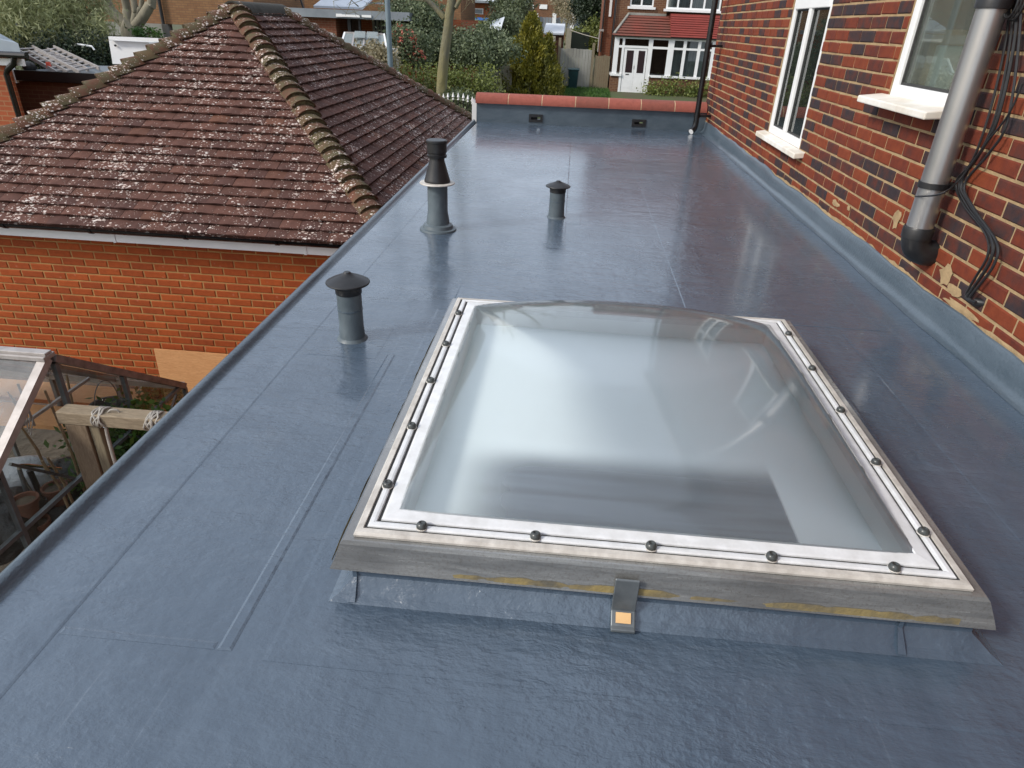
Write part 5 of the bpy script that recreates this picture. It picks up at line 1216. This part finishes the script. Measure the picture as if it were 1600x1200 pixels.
# ---- white spear-topped railings in the passage
rl = thing('railings', 'black railings with white spear finials between garage and extension', 'railings', (-1.9, 13.0, -2.75))
sp_ = [(686, 149), (693, 148.5), (700, 147), (708, 146.5), (716, 147), (724, 148), (731, 150), (738, 153)]
spm = MB(); spm.lathe((0, 0, 0), [(.007, -.02), (.018, -.012), (.018, .0), (.008, .006), (.008, .02), (.024, .035), (.014, .070), (.0005, .115)], 8); spme = spm.mesh('finial', MT['upvc'])
for a, b in sp_:
    p = at(a, b + 8, 13.0)
    m2 = MB(); m2.tube([(p.x, 13, -2.8), (p.x, 13, p.z)], .008, 6); bar_ = m2.build('upright', 'black_plastic', rl); put('finial', spme, bar_, Matrix.Translation(p))
for zz in (-2.4, -.35): m2 = MB(); m2.box((-2.02, 12.99, zz), (-1.2, 13.01, zz + .03)); m2.build('rail', 'black_plastic', rl)
q = at(741, 168, 9.7); mb = MB(); mb.box((-1.36, 9.70, -.3), (-1.29, 9.76, q.z + .06)); mb.tube([(-1.33, 9.73, q.z + .05), (-1.36, 9.73, q.z + .10)], .03, 10); tag(mb.build('corner_trim', 'upvc'), 'white plastic corner trim at the left end of the parapet', 'trim')

# ---- brick bungalow with flat roofs behind the garage ridge
bg_ = thing('brick_bungalow', 'red brick building with grey flat roof and white fascia behind the garage roof', 'building', (at(480, 40, 27).x, 27, -2))
a, b = pb(420, 21, 527, 110, 26, 6); mb = MB(); mb.box((a[0], a[1], gz(26) - .2), b); mb.build('wall', 'bf_red', bg_)
a2, b2 = pb(527, 27, 720, 110, 27.6, 5); mb = MB(); mb.box((b[0], a2[1], gz(26) - .2), (b2[0], b2[1], b2[2])); mb.build('wall', 'bf_orange', bg_)
mb = MB(); p = at(430, 19, 25.8); q = at(640, 22, 25.8); mb.box((p.x - .6, 25.75, p.z - .10), (q.x, 33, p.z + .16)); mb.build('flat_roof', 'felt', bg_)
for px0, px1, py in ((525, 534, 24), (534, 562, 25.5), (565, 580, 26)):
    a, b = pb(px0, py - 2.6, px1, py + (2.2 if px0 < 530 else 1.2), 25.7, .03); m2 = MB(); m2.box(a, b); m2.build('fascia', 'upvc', bg_)
for px0, px1 in ((543, 548), (560, 563)):
    a, b = pb(px0, 26, px1, 53, 26.2, .12); m2 = MB(); m2.box(a, b); m2.build('post', 'black_plastic', bg_)
a, b = pb(536, 27, 561, 53, 27.4, .1); m2 = MB(); m2.box(a, b); m2.build('doorway', 'dark_timber', bg_)
a, b = pb(582, 30, 605, 53, 27.5, .08); m2 = MB(); m2.box(a, b); wf = m2.build('window', 'black_plastic', bg_)
for i in range(4): a, b = pb(582 + i * 6, 30, 585.5 + i * 6, 53, 27.45, .03); m2 = MB(); m2.box(a, b); m2.build('blind', 'concrete', wf)
hs = thing('upper_house', 'orange brick upper storey with white sheet roof behind the flat roof', 'building', (at(520, 0, 34).x, 36, 0))
a, b = pb(330, -40, 720, 14, 36, 5); mb = MB(); mb.box((a[0], a[1], 0), b); mb.build('wall', 'bf_buff', hs)
p0, p1 = at(490, 12, 31), at(566, 12, 31); mb = MB(); mb.prism([(p0.x, 31, p0.z), (p0.x, 31, p0.z + .08), (p0.x, 34.5, p0.z + .9), (p0.x, 34.5, p0.z + .82)], (0, 0, 0), (p1.x - p0.x, 0, 0)); mb.build('lean_to_roof', 'white_roof', hs)
a, b = pb(563, 4, 640, 7, 34, .1); mb = MB(); mb.box(a, b); mb.build('fascia', 'upvc', hs)
m2 = MB(); p = at(458, 8, 30); m2.tube([p + Vector((0, 0, -.25)), p, p + Vector((.15, 0, .3)), p + Vector((.3, 0, .3)), p + Vector((.45, 0, -.2))], .04, 8); tag(m2.build('vent_stack', 'black_plastic'), 'black bent pipe standing on the far grey flat roof', 'pipe')
# glass lantern roof
ln = thing('glass_lantern', 'small glazed lantern roof with grey green panes behind the garage hip', 'conservatory', (at(570, 65, 22).x, 22.5, -.3))
c00, c10 = at(532, 72, 21.6), at(604, 77, 21.6); t0, t1 = at(539, 51.5, 22.4), at(600, 53, 22.4); zE = (c00.z + c10.z) / 2; zT = (t0.z + t1.z) / 2
def ln_p(u, s): return Vector((c00.x + (c10.x - c00.x) * u, 21.6, zE)).lerp(Vector((t0.x + (t1.x - t0.x) * u, 22.4, zT)), s)
for i in range(4):
    m2 = MB(); m2.add([ln_p(i / 4 + .01, 0), ln_p(i / 4 + .24, 0), ln_p(i / 4 + .24, 1), ln_p(i / 4 + .01, 1)], [(0, 1, 2, 3)]); m2.build('pane', 'pane_green', ln)
for i in range(5): m2 = MB(); m2.bar(ln_p(i / 4, 0), ln_p(i / 4, 1), .05, .05); m2.build('glazing_bar', 'upvc' if i in (0, 4) else 'alu', ln)
m2 = MB(); m2.bar(ln_p(0, 0), ln_p(1, 0), .07, .07); m2.build('eave', 'upvc', ln); m2 = MB(); m2.bar(ln_p(0, 1), ln_p(1, 1), .06, .05); m2.build('ridge', 'alu', ln)
for u0 in (.27, .58): m2 = MB(); e = Vector((0, -.05, .07)); m2.add([ln_p(u0, .5) + e, ln_p(u0 + .27, .5) + e, ln_p(u0 + .27, .97) + e, ln_p(u0, .97) + e], [(0, 1, 2, 3)]); m2.build('roof_vent', 'pane_green', ln)
mb = MB(); mb.box((c00.x + .05, 21.65, gz(22)), (c10.x - .05, 23.2, zE - .04)); mb.build('base_wall', 'upvc', ln)

# ---- far houses and sheds
fb = thing('far_bungalow', 'small orange brick house far off with white windows', 'building', (at(745, 15, 62).x, 62, 0))
a, b = pb(712, 4, 764, 34, 62, 6); mb = MB(); mb.box((a[0], a[1], -1), b); mb.build('wall', 'bf_orange', fb)
for px0, px1 in ((726, 738), (741, 755)): a, b = pb(px0, 13, px1, 22, 61.9, .1); m2 = MB(); m2.box(a, b); wf = m2.build('window', 'upvc', fb); a, b = pb(px0 + 1.5, 14.5, px1 - 1.5, 21, 61.85, .04); m2 = MB(); m2.box(a, b); m2.build('pane', 'felt', wf)
a, b = pb(708, 0, 776, 4, 61, 8); mb = MB(); mb.box(a, b); mb.build('roof', 'felt', fb)
a, b = pb(736, 27.5, 765, 31.5, 55, .1); mb = MB(); mb.box(a, b); tag(mb.build('blue_banner', 'blue'), 'bright blue strip of sheeting in front of the far orange house', 'sheeting')
a, b = pb(712, 31, 778, 37, 56, .1); mb = MB(); mb.box(a, b); tag(mb.build('low_fence', 'bf_dark'), 'low dark brown fence below the blue sheeting', 'fence')
a, b = pb(700, 18, 735, 31, 57, 2); mb = MB(); mb.box(a, b); tag(mb.build('far_shed', 'felt'), 'dark grey far shed beside the street tree trunk', 'shed')
f2 = thing('far_house', 'distant brown brick house with white window above the conifer tip', 'house', (at(850, 8, 80).x, 82, 1))
a, b = pb(828, -40, 900, 24, 80, 6); mb = MB(); mb.box((a[0], a[1], -.5), b); mb.build('wall', 'bf_brown', f2)
for px0, px1 in ((831, 834), (843, 855)): a, b = pb(px0, 7, px1, 14, 79.9, .1); m2 = MB(); m2.box(a, b); m2.build('window', 'upvc', f2)
board_fence('far_fence', 'distant grey fence with pale concrete posts', at(838, 32, 66).x, at(906, 32, 66).x, 66, at(870, 38, 66).z - .6, at(870, 27.5, 66).z, 'felt', 14)
m2 = [at(p, 30, 65.8) for p in (838, 866, 894)]; PL = ['leftmost pale concrete post of the distant grey fence, by the conifer tip', 'middle pale concrete post of the distant grey fence', 'rightmost pale concrete post of the distant grey fence, by the dark tree']
for p in m2:
    q = MB(); q.box((p.x - .16, 65.7, p.z - 1), (p.x + .16, 65.85, p.z + .45)); tag(q.build('fence_post', 'upvc'), PL.pop(0), 'post', 'concrete posts of the distant fence')
sd_ = thing('garden_shed', 'small red brick shed with white and grey sheet roof behind the conifer', 'shed', (at(866, 60, 42).x, 43, -1.4))
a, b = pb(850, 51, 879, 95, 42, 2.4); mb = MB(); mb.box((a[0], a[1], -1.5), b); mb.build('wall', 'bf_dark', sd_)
mb = MB(); r0, r1 = at(849, 51, 41.8), at(881, 51, 41.8); mb.prism([(r0.x, 41.8, r0.z - .08), (r0.x, 41.8, r0.z), (r0.x, 44.6, r0.z + .48), (r0.x, 44.6, r0.z + .40)], (0, 0, 0), (r1.x - r0.x, 0, 0)); mb.build('roof', 'white_roof', sd_)
a, b = pb(884, 44, 892, 90, 39.5, .15); mb = MB(); mb.box(a, b); tag(mb.build('gate_post', 'fence'), 'tall leaning fence post behind the pale fence panel', 'post')
a, b = pb(888, 50, 920, 90, 41, .1); mb = MB(); mb.box(a, b); tag(mb.build('green_screen', 'leaf_deep'), 'dark green garden screen behind the pale fence panel', 'screen')
m2 = MB(); m2.tube([at(891, 47, 39.5), at(912, 54, 39), at(938, 61, 38.3)], .02, 6); tag(m2.build('clothes_line', 'rope'), 'taut line strung from the leaning post to the house', 'line')
mb = MB(); a = at(762, 51, 36); b = at(783, 44, 36); mb.prism([(a.x, 36, a.z), (b.x, 36, b.z), (b.x, 36, b.z - .06), (a.x, 36, a.z - .10)], (0, 0, 0), (0, 1.6, .5)); tag(mb.build('shed_roof', 'white_roof'), 'pale sloping shed roof poking out of the evergreens', 'roof')
t = thing('satellite_dish', 'white satellite dish among the evergreen branches', 'satellite dish', tuple(at(649, 17, 30))); p = at(649, 17, 30)
m2 = MB(); m2.lathe((0, 0, 0), [(.0001, .06), (.12, .045), (.22, .0), (.235, .0), (.13, .06), (.0001, .075)], 20); put('dish', m2.mesh('dish', MT['white_roof'], True), t, Matrix.Translation(p) @ Matrix.Rotation(rad(70), 4, 'X') @ Matrix.Rotation(rad(25), 4, 'Y'))
m2 = MB(); m2.tube([p, p + Vector((-.05, .3, -.2))], .025, 6); m2.build('bracket', 'alu', t); m2 = MB(); m2.box(p + Vector((-.28, -.1, -.18)), p + Vector((-.12, .05, .02))); m2.build('receiver', 'upvc', t)

# ---- upper left corner
lb_ = thing('corner_building', 'red brick building corner with black drainpipe at the left edge', 'building', (at(15, 130, 10.8).x, 11, -2.85))
a, b = pb(-60, 90, 33, 230, 10.8, 4); mb = MB(); mb.prism([(a[0] - 2, a[1], -2.85), (b[0], a[1], -2.85), (b[0], a[1], b[2]), (a[0] - 2, a[1], b[2])], (0, 0, 0), (-3.6, 4, 0)); mb.build('wall', 'bf_orange', lb_)
a, b = pb(-60, 88, 34, 101, 10.72, .06); mb = MB(); mb.box(a, b); mb.build('fascia', 'upvc', lb_)
p = at(20, 86, 10.65); mb = MB(); mb.tube([(p.x - 2.5, 10.65, p.z), (at(42, 88, 10.65).x, 10.65, p.z)], .05, 10); mb.build('gutter', 'black_gloss', lb_)
pth = [at(22, 90, 10.66), at(21, 100, 10.66), at(12, 108, 10.72), at(10, 116, 10.74)]; e = pth[-1].copy(); e.z = -2.8
mb = MB(); mb.tube(pth + [e], .042, 10); mb.build('drainpipe', 'black_gloss', lb_, smooth=True)
p0 = at(33, 84, 10.7); mb = MB(); mb.prism([(p0.x, 10.7, p0.z), (p0.x, 10.7, p0.z + .14), (p0.x - .9, 10.7, p0.z + .28), (p0.x - 3, 10.7, p0.z + .28), (p0.x - 3, 10.7, p0.z)], (0, 0, 0), (-3.6, 4, 0)); mb.build('roof', 'slate_blue', lb_)
p0 = at(10, 66, 11.2); mb = MB(); mb.prism([(p0.x, 11.2, p0.z - .15), (p0.x - .12, 11.2, p0.z + .22), (p0.x - 2, 11.2, p0.z + .22), (p0.x - 2, 11.2, p0.z - .15)], (0, 0, 0), (-1.9, 2, 0)); mb.build('roof_upstand', 'slate_blue', lb_)
bo = thing('black_fascia_outbuilding', 'low outbuilding with black fascia board and flat roof behind the left hip', 'building', (at(90, 120, 13).x, 13.5, -2.85))
a, b = pb(24, 111, 190, 129, 13, .05); z1 = at(60, 111, 13).z; z0 = at(60, 127, 13).z
mb = MB(); mb.box((a[0], 13, z0), (b[0], 13.05, z1)); mb.build('fascia', 'black_fascia', bo)
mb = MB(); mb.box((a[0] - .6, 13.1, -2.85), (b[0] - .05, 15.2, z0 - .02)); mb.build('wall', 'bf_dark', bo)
mb = MB(); mb.box((a[0] - .02, 13.055, z0), (b[0], 15.3, z1 - .03)); mb.build('flat_roof', 'felt', bo)
mb = MB(); mb.box((a[0] - .07, 12.98, z0 - .05), (a[0] - .005, 13.06, z1 + .12)); mb.build('corner_board', 'upvc', bo)
def ladder(label, p, q, wv, seed):
    t = thing('ladder', label, 'ladder', tuple(p), 'ladders stacked on the outbuilding roof'); p = Vector(p); q = Vector(q); wv = Vector(wv)
    for s in (-.5, .5): m2 = MB(); m2.bar(p + wv * s, q + wv * s, .03, .07); m2.build('stile', 'alu', t)
    n = int((q - p).length / .26)
    for i in range(n): c = p.lerp(q, (i + .5) / n); m2 = MB(); m2.tube([c - wv * .5, c + wv * .5], .018, 8); m2.build('rung', 'alu', t)
ladder('lower aluminium ladder lying on the outbuilding roof', at(36, 74, 14.6), at(105, 112, 13.25), (.22, .28, .02), 1)
ladder('middle aluminium ladder in the stack on the outbuilding roof', at(60, 79, 14.5), at(122, 111, 13.3), (.22, .28, .04), 2)
ladder('upper aluminium ladder in the stack on the outbuilding roof', at(70, 76, 14.6), at(140, 110, 13.3), (.22, .28, .06), 3)
blob('tool_bag', 'black_bag', at(45, 104, 13.4), .12, 'small black tool bag beside the ladders', 'bag', 61); a, b = pb(72, 97, 77, 107, 13.35, .05); mb = MB(); mb.box(a, b); tag(mb.build('ladder_strap', 'orange_plastic'), 'orange strap round the stacked ladders', 'strap')
dk = thing('black_panel_fence', 'dark stained panel fence below the feathery tree', 'fence', (at(120, 80, 15).x, 15.6, -2.8))
a, b = pb(60, 66, 185, 104, 16.2, .05); n = 16
for i in range(n):
    m2 = MB(); m2.box((a[0] + (b[0] - a[0]) * i / n, 16.2 + .012 * (i % 2), -2.8), (a[0] + (b[0] - a[0]) * (i + .96) / n, 16.23 + .012 * (i % 2), b[2])); m2.build('board', 'black_fascia', dk)
wpn = thing('white_canopy', 'white boxy canopy panel behind the left hip tiles', 'canopy', (at(205, 75, 14).x, 14.3, -2.6))
q = [at(170, 63, 14), at(232, 66, 14), at(245, 100, 14), at(176, 100, 14)]
mb = MB(); mb.prism([q[3], q[2], q[1], q[0]], (0, 0, 0), (0, .5, 0)); mb.build('panel', 'upvc', wpn)
mb = MB(); mb.bar(at(172, 59.5, 13.95), at(250, 62.5, 13.95), .1, .06); mb.build('top_rail', 'upvc', wpn); mb = MB(); p = at(181, 71, 13.98); mb.tube([p, p + Vector((0, -.03, 0))], .02, 8); mb.build('knob', 'black_plastic', wpn)
bb = thing('buff_brick_building', 'buff brown brick building behind the forked tree', 'building', (at(220, 20, 26).x, 27, -2))
a, b = pb(60, -60, 420, 37, 26, 5); z0 = at(220, 36, 26).z; mb = MB(); mb.box((a[0], 26, z0), (b[0] - .6, 31, 6)); mb.build('wall', 'bf_buff', bb)
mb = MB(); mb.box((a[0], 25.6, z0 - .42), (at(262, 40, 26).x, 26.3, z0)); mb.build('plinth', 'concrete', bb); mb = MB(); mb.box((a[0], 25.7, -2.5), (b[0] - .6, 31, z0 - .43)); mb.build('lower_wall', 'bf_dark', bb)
p = at(252, 20, 25.9); mb = MB(); mb.tube([(p.x, 25.9, z0), (p.x, 25.9, 6)], .06, 8); mb.build('drainpipe', 'black_plastic', bb)
m2 = MB(); p = at(121, 69, 15.3); m2.tube([p, p + Vector((.32, 0, -.03)), p + Vector((.36, 0, -.1))], .02, 8); tag(m2.build('handrail', 'upvc'), 'short white handrail against the dark fence', 'handrail')
t = thing('roof_aerial', 'small grey roof aerial among the feathery branches', 'aerial', tuple(at(55, 22, 18))); p = at(55, 22, 18)
for a, b in (((-.1, 0, .3), (.05, 0, -.2)), ((-.15, 0, .05), (.2, 0, .12)), ((.05, 0, -.2), (.1, 0, -.3))): m2 = MB(); m2.tube([p + Vector(a), p + Vector(b)], .02, 6); m2.build('rod', 'alu', t)
